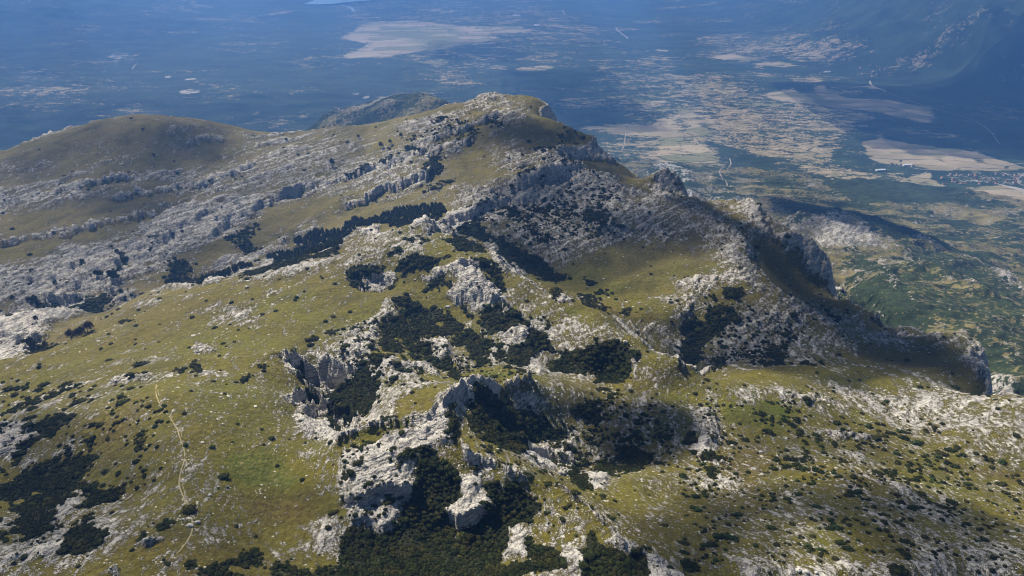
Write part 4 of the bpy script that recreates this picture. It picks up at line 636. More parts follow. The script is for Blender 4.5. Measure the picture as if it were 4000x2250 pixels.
VGREEN = [(Z(1,0,'300,200 900,220 850,330 700,380 560,350 450,260'),.8,.015),(Z(2,0,'1700,1340 1850,1300 1970,1410 1730,1390'),.4,.01)]
wt2 = fbm(X2 / 260, Y2 / 200, 4, 211) * .010; wl2 = fbm(X2 / 260, Y2 / 200, 4, 213) * .014
vfield = np.zeros_like(T2); vopen = np.clip(.20 + .45 * fbm(X2 / 900, Y2 / 500, 4, 215), 0, .5); vpale = np.zeros_like(T2); vgreen = np.zeros_like(T2)
paint(vopen, VOPEN, T2, L2, wt2, wl2); paint(vfield, VFIELD, T2, L2, wt2 * 1.3, wl2 * 1.1, 2.4, True); paint(vpale, VPALE, T2, L2, wt2 * .4, wl2 * .4, 1, True); paint(vgreen, VGREEN, T2, L2, wt2, wl2, 1, True)

m = NT_('valley_ground')
vs = m.map((.62, 1, 1), (0, 0, math.radians(-12)))
na = m.noise(.0042, 8, .62, vs); nb = m.noise(.022, 5, .7, vs); nc = m.noise(.075, 3, .7)
sc = m.math('ADD', m.math('MULTIPLY', na, .28), m.math('ADD', m.math('MULTIPLY', nb, .42), m.math('MULTIPLY', nc, .30)))
opn = m.ramp(m.math('ADD', sc, m.math('MULTIPLY', m.attr('open'), .31)), .628, .66)
forest = m.mix(m.ramp(m.noise(.006, 6, .65, vs), .35, .65), (.016, .034, .020), (.040, .066, .032))
forest = m.mix(m.math('MULTIPLY', m.ramp(nc, .5, .7), .5), forest, (.016, .028, .014))
scrub = m.mix(m.ramp(m.noise(.03, 4, .7), .4, .6), (.42, .33, .205), (.24, .205, .11))
c_ = m.mix(opn, forest, scrub)
fcol = m.mix(m.ramp(m.noise(.0035, 6, .6, vs), .35, .65), (.44, .345, .22), (.26, .22, .125))
fcol = m.mix(m.math('MULTIPLY', m.attr('grn'), .85), fcol, (.17, .20, .075))
vr = m.n.new('ShaderNodeTexVoronoi'); vr.inputs['Scale'].default_value = .006; m.l.new(m.map((.7, 1.5, 1), (0, 0, math.radians(17))), vr.inputs['Vector'])
ve = m.n.new('ShaderNodeTexVoronoi'); ve.feature = 'DISTANCE_TO_EDGE'; ve.inputs['Scale'].default_value = .006; m.l.new(m.map((.7, 1.5, 1), (0, 0, math.radians(17))), ve.inputs['Vector'])
fcol = m.mix(m.math('MULTIPLY', m.ramp(vr.outputs['Color'], .60, .62), .75), fcol, (.17, .185, .08))
fcol = m.mix(m.math('MULTIPLY', m.ramp(vr.outputs['Color'], .36, .34), .5), fcol, (.50, .41, .28))
hedge = m.math('MULTIPLY', m.ramp(ve.outputs['Distance'], .045, .015), m.ramp(m.noise(.004, 4), .48, .56))
fcol = m.mix(hedge, fcol, (.05, .06, .03))
stripes = m.ramp(m.noise(.02, 3, .5, m.map((.15, 1.6, 1), (0, 0, math.radians(20)))), .45, .6)
fcol = m.mix(m.math('MULTIPLY', stripes, .25), fcol, (.42, .34, .22))
fm = m.ramp(m.math('ADD', m.math('MULTIPLY', m.attr('field'), .82), m.math('MULTIPLY', m.math('SUBTRACT', sc, .5), 3.2)), .40, .52)
c_ = m.mix(fm, c_, m.mix(m.math('MULTIPLY', m.ramp(nc, .60, .68), .7), fcol, (.05, .06, .03)))
pm = m.ramp(m.math('ADD', m.attr('pale'), m.math('MULTIPLY', m.math('SUBTRACT', m.math('ADD', m.math('MULTIPLY', nb, .5), m.math('MULTIPLY', nc, .5)), .5), 1.6)), .5, .62)
c_ = m.mix(pm, c_, m.mix(m.noise(.05, 3), (.52, .47, .40), (.36, .32, .27)))
m.col(c_); m.bump(m.noise(.03, 4, .6), 5, .5)
M_VALLEY = m.m
me = mesh_from('valley', vth, vlr, VH, dict(field=vfield, open=vopen, pale=vpale, grn=vgreen))
tag(link('valley_floor', me, M_VALLEY), kind='structure')
def bigv(th, lr):
    j = np.clip(np.interp(lr, vlr, np.arange(len(vlr))), 0, len(vlr) - 1.001); a = np.clip((th - TH0) / (TH1 - TH0) * (VT - 1), 0, VT - 1.001)
    i = a.astype(int); jj = j.astype(int); fa = a - i; fb = j - jj
    return (VH[jj, i] * (1 - fa) + VH[jj, i + 1] * fa) * (1 - fb) + (VH[jj + 1, i] * (1 - fa) + VH[jj + 1, i + 1] * fa) * fb
def ground(x, y):
    x = np.asarray(x, float); y = np.asarray(y, float)
    th = np.arctan2(x, y); lr = np.log(np.hypot(x, y))
    return np.where(lr < ML1 - .001, fine(H, th, lr), bigv(th, lr))

# ------------------------------------------------------------------ roads, tracks, river, path: ribbons lying on the ground
def plain(name, c, rough=.9):
    m = NT_(name); m.b.inputs['Roughness'].default_value = rough
    m.col(m.mix(m.noise(.2, 4, .6), tuple(v * .8 for v in c), tuple(min(1, v * 1.15) for v in c))); return m.m
def on_ground(poly, n=None, step=6.0, wob=0.0, near=False):
    q = lpof(poly); r = np.exp(q[:, 1]); p = np.stack([r * np.sin(q[:, 0]), r * np.cos(q[:, 0])], 1)
    # smooth, evenly spaced run of points
    d = np.concatenate([[0], np.cumsum(np.hypot(*np.diff(p, axis=0).T))]); n = max(8, int(d[-1] / step))
    t = np.linspace(0, d[-1], n); x = np.interp(t, d, p[:, 0]); y = np.interp(t, d, p[:, 1])
    k = max(1, n // (len(p) * 3)); ker = np.ones(2 * k + 1) / (2 * k + 1)
    for _ in range(2):
        x = np.convolve(np.pad(x, k, 'edge'), ker, 'valid'); y = np.convolve(np.pad(y, k, 'edge'), ker, 'valid')
    if wob: x = x + wob * fbm(t / 14, t * 0, 3, 301); y = y + wob * fbm(t / 14, t * 0 + 9, 3, 303)
    return x, y
def ribbon(name, poly, width, mat, lift, step=6.0, wob=0.0, kind='structure', gap=None, side=0.0):
    x, y = on_ground(poly, step=step, wob=wob)
    if side:
        sx, sy = np.gradient(x), np.gradient(y); sn = np.hypot(sx, sy) + 1e-9; so = side * (1 + .8 * fbm(np.arange(len(x)) / 18.0, np.zeros(len(x)), 2, 311)); x = x - sy / sn * so; y = y + sx / sn * so
    tx, ty = np.gradient(x), np.gradient(y); n = np.hypot(tx, ty) + 1e-9; nx, ny = -ty / n, tx / n
    w = width * .5 * (1 + .35 * fbm(np.arange(len(x)) / 5.0, np.zeros(len(x)), 2, 307))
    rows = [(x + nx * w * k, y + ny * w * k) for k in (-1, -.35, .35, 1)]
    v = np.concatenate([np.stack([a, b, ground(a, b) + CAMZ + lift * (1 if abs(k) < .9 else .2)], 1) for (a, b), k in zip(rows, (-1, -.35, .35, 1))]); N = len(x)
    f = [(c * N + i, c * N + i + 1, (c + 1) * N + i + 1, (c + 1) * N + i) for c in range(3) for i in range(N - 1) if gap is None or fbm(np.array([i / 7.0]), np.array([side]), 3, 309)[0] < gap]
    me = bpy.data.meshes.new(name); me.from_pydata(v.tolist(), [], f); me.update()
    return tag(link(name, me, mat), kind=kind)
M_ROAD = plain('pale_road_gravel', (.44, .40, .35)); M_PATH = plain('worn_path_earth', (.36, .30, .17)); M_TRACK = plain('field_track', (.40, .34, .26))
M_WATER = plain('pale_water', (.45, .62, .62), .15)
ribbon('path', Z(0,2,'1185,-60 1180,0 1175,60 1195,130 1230,200 1290,260 1340,340 1365,430 1390,490 1395,570 1370,650 1355,720 1352,780 1385,850 1410,920 1440,970 1450,1040 1458,1100 1440,1150 1380,1240 1310,1310 1295,1345'), .55, M_PATH, .10, .9, .3, gap=.42)
ribbon('path', Z(0,2,'1180,0 1175,60 1195,130 1230,200 1290,260 1340,340 1365,430 1390,490 1395,570 1370,650 1355,720 1352,780 1385,850 1410,920 1440,970 1450,1040'), .35, M_PATH, .10, .9, .3, gap=-.02, side=1.1)
ribbon('path', Z(0,2,'1235,212 1180,243'), .7, M_PATH, .12, 1.2, .2)
ribbon('path', Z(0,1,'2520,640 2490,700 2470,780 2430,860 2400,930 2365,965'), .45, M_PATH, .10, 1.5, .6, gap=.05)
for c, r, s, w, M in [(2,0,'1410,612 1416,640 1440,660 1490,680 1540,700',26,M_ROAD),(2,0,'1540,700 1620,730 1700,760 1800,790 1870,810 2000,850 2130,885 2220,920 2290,980 2340,1020 2370,1070 2400,1095',8,M_ROAD),
    (2,0,'1720,1270 1800,1290 1950,1290 2100,1285 2300,1268 2400,1260 2500,1245 2576,1232 2700,1215',9,M_ROAD),(2,0,'90,1045 100,1080 140,1110 180,1130 210,1150 230,1170',10,M_TRACK),(2,0,'350,1200 365,1240 350,1265 290,1290 265,1320 300,1370 340,1410 370,1448',9,M_TRACK),
    (1,0,'2180,925 2400,1010 2576,1035',8,M_TRACK),(2,0,'0,1038 150,1045 300,1050 480,1072',7,M_TRACK),(2,0,'2600,1290 2540,1340 2520,1365 2530,1390 2600,1420',10,M_ROAD),(2,0,'2350,1385 2450,1420 2576,1455 2700,1490',16,M_ROAD),
    (2,0,'0,775 200,765 330,745 470,735 620,712 740,690',9,M_TRACK),(1,0,'2070,210 2085,235 2110,252 2140,275 2165,298',22,M_ROAD),(1,0,'2140,985 2148,1010 2138,1050 2140,1080 2125,1120 2110,1150',8,M_TRACK),(1,0,'1665,72 1675,90 1682,110',20,M_ROAD),
    (1,0,'325,272 370,280 415,285 420,293 360,290',14,M_TRACK),(1,0,'105,425 130,390 180,350 220,325',12,M_TRACK),(2,0,'850,790 848,830 820,860 805,890 810,915',7,M_TRACK),(2,0,'1700,1325 1780,1330 1850,1300',8,M_ROAD),(0,0,'1000,525 1015,500 1040,485',14,M_ROAD)]:
    ribbon('road' if M is M_ROAD else 'track', Z(c, r, s), w * .6, M, .9, 18.0)
ribbon('river', Z(1,0,'-70,-10 0,40 60,52 85,70 96,92'), 34, M_WATER, 1.2, 20)
q = lpof(Z(0,0,'2470,2 2576,2 2576,20 2520,22')) ; r_ = np.exp(q[:, 1])
pts = [(float(a * math.sin(t)), float(a * math.cos(t))) for t, a in zip(q[:, 0], r_)]
# the reservoir's near arm: an uneven shore round the mapped corners
cx_, cy_ = np.mean([p[0] for p in pts]), np.mean([p[1] for p in pts])
ring = [(cx_ + 420 * math.cos(a) * (1 + .3 * math.sin(3 * a + 1)), cy_ + 500 * math.sin(a) * (1 + .25 * math.sin(2 * a))) for a in np.linspace(0, 2 * PI, 48, endpoint=False)]
wz = float(np.max(ground(np.array([p[0] for p in ring]), np.array([p[1] for p in ring])))) + CAMZ + .5
me = bpy.data.meshes.new('lake'); me.from_pydata([(p[0], p[1], wz) for p in ring], [], [list(range(48))]); me.update()
tag(link('lake', me, M_WATER), kind='structure')
# ------------------------------------------------------------------ plants
def leafmat(name, a, b, ns=1.2):
    m = NT_(name); r = m.n.new('ShaderNodeObjectInfo').outputs['Random']
    c = m.mix(m.ramp(m.noise(ns, 4, .7), .35, .65), a, b)
    c = m.mix(m.math('MULTIPLY', r, .6), c, tuple(v * .55 for v in a)); c = m.mix(m.math('MULTIPLY', m.ramp(m.math('FRACT', m.math('MULTIPLY', r, 7.3)), .7, 1.0), .5), c, (b[0] * 1.35, b[1] * 1.0, b[2] * 1.0)); c = m.mix(m.math('MULTIPLY', m.ramp(m.noise(.06, 4, .65), .5, .68), .55), c, (b[0] * 1.5, b[1] * 1.05, b[2] * .9)); m.col(c); m.b.inputs['Specular IOR Level'].default_value = .1
    return m.m
M_PINE = leafmat('dwarf_pine_needles', (.013, .020, .005), (.044, .052, .013))
M_LEAF = leafmat('beech_leaves', (.045, .062, .022), (.080, .085, .035))
M_JUNI = leafmat('juniper_needles', (.030, .052, .014), (.055, .080, .022))
M_BARE = leafmat('dark_twigs', (.050, .036, .034), (.080, .058, .046))
M_BARK = plain('grey_bark', (.20, .17, .14))
M_STONE = plain('limestone', (.58, .55, .49))
def shrub_mesh(name, seed, flat=.5, leaves=220, mat=None, tall=False):
    rg = np.random.default_rng(seed); bm = bmesh.new()
    bmesh.ops.create_icosphere(bm, subdivisions=2, radius=.86)
    for v in bm.verts:
        c = v.co; k = 1 + .30 * float(pnoise(c.x * 1.7 + seed, c.y * 1.7, 3)) + .22 * float(pnoise(c.x * 3.9, c.z * 3.9 + seed, 4))
        v.co = Vector((c.x * k, c.y * k, c.z * k * flat)) if not tall else Vector((c.x * k * (.55 + .45 * (1 - c.z) / 2), c.y * k * (.55 + .45 * (1 - c.z) / 2), c.z * k * 1.3))
    bm.normal_update(); tops = [(v.co.copy(), v.normal.copy()) for v in bm.verts if v.co.z > -.25]
    for i in range(leaves):
        p, n = tops[rg.integers(len(tops))]
        p = p + Vector(rg.normal(0, .10, 3)); s = rg.uniform(.07, .17)
        d = (n + Vector(rg.normal(0, .5, 3))).normalized(); t = d.cross(Vector(rg.normal(0, 1, 3))).normalized()
        a = bm.verts.new(p - t * s * .5); b = bm.verts.new(p + t * s * .5); e = bm.verts.new(p + d * s * 1.7 + t * s * .2)
        bm.faces.new((a, b, e))
    zmin = -.30 * (1.0 if not tall else 2.2)
    for v in bm.verts: v.co.z -= zmin
    me = bpy.data.meshes.new(name); bm.to_mesh(me); bm.free()
    me.materials.append(mat or M_PINE); return me
shrubs = [shrub_mesh('dwarf_pine', 30 + k, .42 + .05 * (k % 3)) for k in range(6)]
junis = [shrub_mesh('juniper', 50 + k, .6, 180, M_JUNI) for k in range(3)]
crowns = [shrub_mesh('tree_crown', 60 + k, 1, 260, M_LEAF, True) for k in range(4)]
def rock_mesh(name, seed):
    rg = np.random.default_rng(seed); bm = bmesh.new(); bmesh.ops.create_icosphere(bm, subdivisions=1, radius=1)
    sc = (1.0, rg.uniform(.55, .8), rg.uniform(.4, .6))
    for v in bm.verts:
        k = 1 + rg.uniform(-.22, .22); v.co = Vector((v.co.x * sc[0] * k, v.co.y * sc[1] * k, v.co.z * sc[2] * k))
    me = bpy.data.meshes.new(name); bm.to_mesh(me); bm.free(); me.materials.append(M_STONE); return me
rocks = [rock_mesh('stone', 80 + k) for k in range(5)]

def scatter(name, px, py, size, rot, meshes, sink=.1, label=None, cat=None, squash=None, matidx=None):
    """thousands of plants or stones on the ground as one object"""
    px = np.asarray(px); py = np.asarray(py); size = np.asarray(size, float)
    z = ground(px, py) + CAMZ - sink * size
    me = bpy.data.meshes.new(name); me.vertices.add(len(px)); me.vertices.foreach_set('co', np.stack([px, py, z], 1).astype(np.float32).ravel())
    for k, v in dict(size=size, turn=rot, pick=np.random.default_rng(3).integers(0, len(meshes), len(px))).items():
        a = me.attributes.new(k, 'FLOAT', 'POINT'); a.data.foreach_set('value', np.asarray(v, np.float32))
    o = bpy.data.objects.new(name, me); C.objects.link(o); tag(o, label, cat, kind='stuff')
    ng = bpy.data.node_groups.new(name, 'GeometryNodeTree')
    ng.interface.new_socket('Geometry', in_out='INPUT', socket_type='NodeSocketGeometry'); ng.interface.new_socket('Geometry', in_out='OUTPUT', socket_type='NodeSocketGeometry')
    N = ng.nodes; K = ng.links; gi = N.new('NodeGroupInput'); go = N.new('NodeGroupOutput'); ip = N.new('GeometryNodeInstanceOnPoints'); j = N.new('GeometryNodeJoinGeometry')
    for me_ in meshes:
        so = bpy.data.objects.new(name + '_source', me_); oi = N.new('GeometryNodeObjectInfo'); oi.inputs['Object'].default_value = so; oi.inputs['As Instance'].default_value = True
        K.new(oi.outputs['Geometry'], j.inputs[0])
    def at(nm):
        a = N.new('GeometryNodeInputNamedAttribute'); a.data_type = 'FLOAT'; a.inputs['Name'].default_value = nm; return a.outputs['Attribute']
    cr = N.new('ShaderNodeCombineXYZ'); K.new(at('turn'), cr.inputs[2])
    K.new(gi.outputs[0], ip.inputs['Points']); K.new(j.outputs[0], ip.inputs['Instance']); ip.inputs['Pick Instance'].default_value = True
    K.new(at('pick'), ip.inputs['Instance Index']); K.new(cr.outputs[0], ip.inputs['Rotation']); K.new(at('size'), ip.inputs['Scale']); K.new(ip.outputs[0], go.inputs[0])
    md = o.modifiers.new('scatter', 'NODES'); md.node_group = ng
    return o
def jitter(x0, x1, y0, y1, step, seed):
    rg = np.random.default_rng(seed); gx = np.arange(x0, x1, step); gy = np.arange(y0, y1, step); a, b = np.meshgrid(gx, gy)
    a = a + rg.uniform(-.5, .5, a.shape) * step; b = b + rg.uniform(-.5, .5, b.shape) * step
    a = a.ravel(); b = b.ravel(); r = np.hypot(a, b); th = np.arctan2(a, b); k = (r > 125) & (np.abs(th) < math.radians(56)); return a[k], b[k], r[k], th[k], rg
def sel(a, *k): return a
cand = []
bands = [(120, 420, 2.0, 1.5), (420, 800, 3.0, 2.1), (800, 1700, 5.0, 3.3)]
TXs, TYs, TSs, lone = [], [], [], []
for r0, r1, step, size in bands:
    lim = r1
    x, y, r, th, rg = jitter(-lim, lim, 60, lim, step, int(r0))
    k = (r >= r0) & (r < r1); x, y, r, th = x[k], y[k], r[k], th[k]; lr = np.log(r)
    p = fine(pine, th, lr); z = fine(H, th, lr); ft = fine(foot, th, lr)
    u, v = pic(x, y, z); inn = (u > -260) & (u < 2840) & (v > -60) & (v < 1620)
    clump = .5 + .9 * fbm(x / (step * 4), y / (step * 4), 3, 401)
    pr = rg.uniform(0, 1, len(x))
    dense = inn & (p > .62) & (ft < .5) & (pr < .97) & (clump > -.1 + .5 * (1 - p))
    TXs.append(x[dense]); TYs.append(y[dense]); TSs.append(size * rg.uniform(.7, 1.2, dense.sum()) * (1 + .7 * (rg.uniform(0, 1, dense.sum()) < .10)) * (.85 + .7 * fbm(x[dense] / 16, y[dense] / 16, 2, 405)) * np.where(p[dense] > .9, 1.05, .85))
    # lone bushes: thinly over open stony ground, more where the scrub fields are
    clump = clump + .8 * fbm(x / (step * 11), y / (step * 11), 2, 403)
    base = (.016 if r0 < 700 else .006) + .010 * (fine(rock, th, lr) > .5)
    q = np.where(p > .08, np.clip(p * 1.3, 0, .8), base) * np.clip(clump * 2.2 - .45, 0, 3.2) * (step / 3.0) ** .5
    open_ = inn & (p <= .62) & (pr < q) & (ft < .5)
    s_ = size * rg.gamma(5, .11, open_.sum()) * 1.05 + .25
    lone.append(np.stack([x[open_], y[open_], s_, r[open_], p[open_]], 1))
TX, TY, TS = map(np.concatenate, (TXs, TYs, TSs))
scatter('dwarf_pine_thicket', TX, TY, TS, rng.uniform(0, 6.28, len(TX)), shrubs, .12, 'dark dwarf pine thickets filling the hollows and lee slopes of the limestone ridge', 'thicket')
lone = np.concatenate(lone)
# beech and juniper woodland in the troughs
x, y, r, th, rg = jitter(-1500, 1500, 200, 1600, 4.6, 77); lr = np.log(r); w = fine(wood, th, lr); k = (w > .55) & (rg.uniform(0, 1, len(x)) < .9) & (r < 1500)
x, y, r = x[k], y[k], r[k]
scatter('woodland', x, y, rng.uniform(2.0, 3.6, len(x)), rng.uniform(0, 6.28, len(x)), crowns, .1, 'grey green beech woodland in the trough between plateau and ridge', 'woodland')
# stones strewn over grass
SX, SY, SS = [], [], []
for r0, r1, step, size in [(120, 330, 1.15, .28), (330, 520, 1.9, .42), (520, 800, 3.2, .7)]:
    x, y, r, th, rg = jitter(-r1, r1, 60, r1, step, int(r0) + 5); lr = np.log(r); k = (r >= r0) & (r < r1); x, y, th, lr = x[k], y[k], th[k], lr[k]
    z = fine(H, th, lr); u, v = pic(x, y, z); rkv = fine(rock, th, lr); gr = fine(green, th, lr)
    patch = fbm(x / 22, y / 22, 3, 411)
    pr = np.clip(.02 + .30 * sstep(.2, .75, rkv) + .38 * np.clip(patch, 0, 1), 0, .7) * (1 - .5 * (gr > .75))
    k = (u > -150) & (u < 2720) & (v < 1560) & (rg.uniform(0, 1, len(x)) < pr * .75) & (fine(pine, th, lr) < .6) & (fine(foot, th, lr) < .5)
    SX.append(x[k]); SY.append(y[k]); SS.append(size * rg.gamma(3, .33, k.sum()) + .08)
SX, SY, SS = map(np.concatenate, (SX, SY, SS))
scatter('scattered_stones', SX, SY, SS, rng.uniform(-.7, .3, len(SX)), rocks, .1, 'white limestone stones strewn across the grass slopes', 'stones')

# the 300 bushes that show largest: things of their own
score = lone[:, 2] / lone[:, 3]
order = np.argsort(-score); top = order[:288]; rest = order[288:]
REG = [('path slope', (430, 1130)), ('grassy bowl', (700, 1200)), ('lower left scree', (120, 1120)), ('bottom left corner', (200, 1400)), ('white rock spine', (1080, 1090)), ('grass crest by the pine hollow', (1450, 1280)),
       ('bottom centre', (1400, 1420)), ('lower right stony slope', (2000, 1330)), ('pale lower right corner', (2450, 1380)), ('scrubby right slope', (2250, 1200)), ('pavement slope at far right', (2300, 1030)), ('saddle', (1800, 1000)),
       ('dark wooded gully', (1550, 1080)), ('far left ridge', (300, 950)), ('sinkholes', (860, 970)), ('twin rock crests', (1180, 850)), ('round knoll', (1000, 640)), ('shadowed meadow bowl', (1600, 720)), ('brown right shoulder', (2150, 900))]
bz = ground(lone[:, 0], lone[:, 1]); BU, BV = pic(lone[:, 0], lone[:, 1], bz)
regs = {}
for i in top:
    d = [(BU[i] - q[1][0]) ** 2 + (BV[i] - q[1][1]) ** 2 for q in REG]; regs.setdefault(int(np.argmin(d)), []).append(i)
isj = lambda i: bool(lone[i, 4] > .08 and lone[i, 4] < .5 and BU[i] > 1500 and (i % 3 == 0))
ONES = 'first second third fourth fifth sixth seventh eighth ninth tenth eleventh twelfth thirteenth fourteenth fifteenth sixteenth seventeenth eighteenth nineteenth'.split()
def ordinal(k):
    if k < 19: return ONES[k]
    t, u = divmod(k + 1, 10); return (('twentieth', 'thirtieth', 'fortieth', 'fiftieth')[t - 2] if not u else ('twenty', 'thirty', 'forty', 'fifty')[t - 2] + '-' + ONES[u - 1])
SIZEW = ['broad', 'middling', 'small']
for ri, ids in regs.items():
    nm = REG[ri][0]; ids.sort(key=lambda i: -lone[i, 2])
    for n, i in enumerate(ids):
        green_b = isj(i)
        meshes = junis if green_b else shrubs
        o = bpy.data.objects.new('juniper_bush' if green_b else 'dwarf_pine_bush', meshes[i % len(meshes)]); C.objects.link(o)
        s = float(lone[i, 2]); o.location = (float(lone[i, 0]), float(lone[i, 1]), float(bz[i]) + CAMZ - .12 * s); o.rotation_euler = (0, 0, math.radians(30 if BU[i] < 1300 else -8) + .35 * math.sin(i * 1.7)); o.scale = (s * (1.35 + .45 * math.sin(i)), s * .95, s * .95)
        kind = 'mid green juniper bush' if green_b else 'dark dwarf pine bush'
        sz = SIZEW[0] if n < len(ids) * .3 else SIZEW[1] if n < len(ids) * .65 else SIZEW[2]
        row_ = sorted([j for m_, j in enumerate(ids) if (SIZEW[0] if m_ < len(ids) * .3 else SIZEW[1] if m_ < len(ids) * .65 else SIZEW[2]) == sz and isj(j) == green_b], key=lambda j: BU[j])
        if n == 0: lab = 'largest %s on the %s' % (kind, nm)
        elif n == len(ids) - 1 and len(ids) > 3: lab = 'smallest %s on the %s' % (kind, nm)
        else: lab = '%s %s %s from left on the %s' % (ordinal(row_.index(i)), sz, kind.replace('dark ', '').replace('mid ', ''), nm)
        tag(o, lab, 'bush', 'bushes scattered on the ' + nm)
scatter('scattered_bushes', lone[rest, 0], lone[rest, 1], lone[rest, 2], rng.uniform(0, 6.28, len(rest)), shrubs + junis[:1], .12, 'small dark bushes dotted over the open limestone slopes', 'bushes')

# single trees: trunk, limbs and crown
def tree(name, label, u, v, h, mat, group, bare=False, seed=0, l=None):
    q = lpof(np.array([[u, v]]))[0]; r = math.exp(q[1]); x, y = r * math.sin(q[0]), r * math.cos(q[0]); z = float(ground(x, y)) + CAMZ
    rg = np.random.default_rng(900 + seed)
    e = bpy.data.objects.new(name, None); C.objects.link(e); e.location = (x, y, z - .2); e.empty_display_size = 1; tag(e, label, 'tree', group)
    bm = bmesh.new()
    def limb(p, q_, a, b, n=6):
        p = Vector(p); q_ = Vector(q_); d = (q_ - p).normalized(); s = d.orthogonal().normalized(); t = d.cross(s); R0 = []; R1 = []
        for k in range(n):
            c, s_ = math.cos(2 * PI * k / n), math.sin(2 * PI * k / n); R0.append(bm.verts.new(p + (s * c + t * s_) * a)); R1.append(bm.verts.new(q_ + (s * c + t * s_) * b))
        for k in range(n): bm.faces.new((R0[k], R0[(k + 1) % n], R1[(k + 1) % n], R1[k]))
    limb((0, 0, 0), (h * .02, 0, h * .45), h * .035, h * .024); limb((h * .02, 0, h * .45), (0, h * .02, h * .85), h * .024, h * .008)
    tips = []
    for k in range(7):
        a = k * 2.4; z0 = h * (.3 + .07 * k); L_ = h * .26 * (1.1 - .08 * k); tp = (math.cos(a) * L_, math.sin(a) * L_, z0 + h * .16); limb((0, 0, z0), tp, h * .014, h * .005); tips.append(tp)
    me = bpy.data.meshes.new('trunk'); bm.to_mesh(me); bm.free(); link('trunk', me, M_BARK, e)
    bm = bmesh.new()
    cents = [Vector(t) for t in tips] + [Vector((0, 0, h * .82)), Vector((0, 0, h * .62))]
    for i in range(700):
        c = cents[rg.integers(len(cents))]; p = c + Vector(rg.normal(0, h * .085, 3)); p.z = max(p.z, h * .2)
        s = h * rg.uniform(.022, .05); d = Vector(rg.normal(0, 1, 3)).normalized(); t = d.orthogonal().normalized() 
        bm.faces.new((bm.verts.new(p - t * s), bm.verts.new(p + t * s), bm.verts.new(p + d * s * 1.8)))
    me = bpy.data.meshes.new('crown'); bm.to_mesh(me); bm.free(); link('crown', me, mat, e)
TR = [('first', 540, 1120, 11, 1), ('second', 592, 1108, 10, 1), ('third', 625, 1098, 11, 1), ('fourth', 665, 1060, 10, 1), ('fifth', 690, 1048, 9, 1)]
for k, (w_, zx, zy, h, b) in enumerate(TR):
    tree('bare_tree', '%s dark purple-brown tree from the left in the row on the grass ridge' % w_, zx / 3, 483 + zy / 3, h, M_BARE, 'row of dark trees behind the grass ridge', True, k)
for k, (zx, zy, h, lab) in enumerate([(922, 785, 8, 'large round evergreen standing alone on white scree by the sinkhole'), (938, 815, 4, 'small evergreen just below the large round one on the scree'), (992, 785, 5, 'pointed evergreen right of the large round one'),
     (968, 750, 3.5, 'low dark evergreen at the top edge of the scree'), (835, 855, 5, 'rusty brown tree at the right end of the sinkhole wood'), (858, 838, 4, 'small rusty tree beside the scree'), (105, 835, 8, 'lone dark evergreen on the pavement left of the sinkhole wood'),
     (293, 1030, 7, 'lone evergreen on the grey pavement hump at far left'), (640, 600, 9, 'dark pointed evergreen high in the left rocky hollow'), (430, 735, 8, 'leaning evergreen in the cleft of the left crag'),
     (740, 680, 9, 'left evergreen of the pair above the grey crag'), (775, 690, 9, 'right evergreen of the pair above the grey crag'), (850, 695, 9, 'slim evergreen between the two crags of the plateau edge'), (885, 700, 8, 'rounded evergreen at the foot of the second crag')]):
    tree('evergreen_tree', lab, zx / 3, 483 + zy / 3, h, M_BARE if 'rusty' in lab else M_PINE, 'single trees along the trough', False, 20 + k)
for k, (zx, zy, h, lab) in enumerate([(300, 1135, 11, 'pointed dark tree on the open slope left of the summit'), (370, 1110, 9, 'rounded dark tree right of the pointed one below the summit'), (450, 1052, 9, 'single small tree on the pale slope below the summit'), (130, 1060, 7, 'leftmost tiny tree on the pale slope under the summit')]):
    tree('evergreen_tree', lab, 859 + zx / 3, zy / 3, h, M_PINE, 'single trees below the summit', False, 40 + k)
tree('evergreen_tree', 'lone dark conifer beside the small green meadow on the plateau edge', 2508 / 3, 1262 / 3, 13, M_PINE, 'single trees below the summit', False, 50)
for k, (zx, zy) in enumerate([(210, 1215), (240, 1210), (275, 1205), (310, 1208), (350, 1185), (250, 1190)]):
    tree('evergreen_tree', ONES[[210, 240, 250, 275, 310, 350].index(zx)] + ' tree from the left in the small wood behind the far left ridge', zx / 3, 483 + zy / 3, 7 + (k % 3), M_PINE if k % 2 else M_LEAF, 'small wood behind the far left ridge', False, 60 + k)

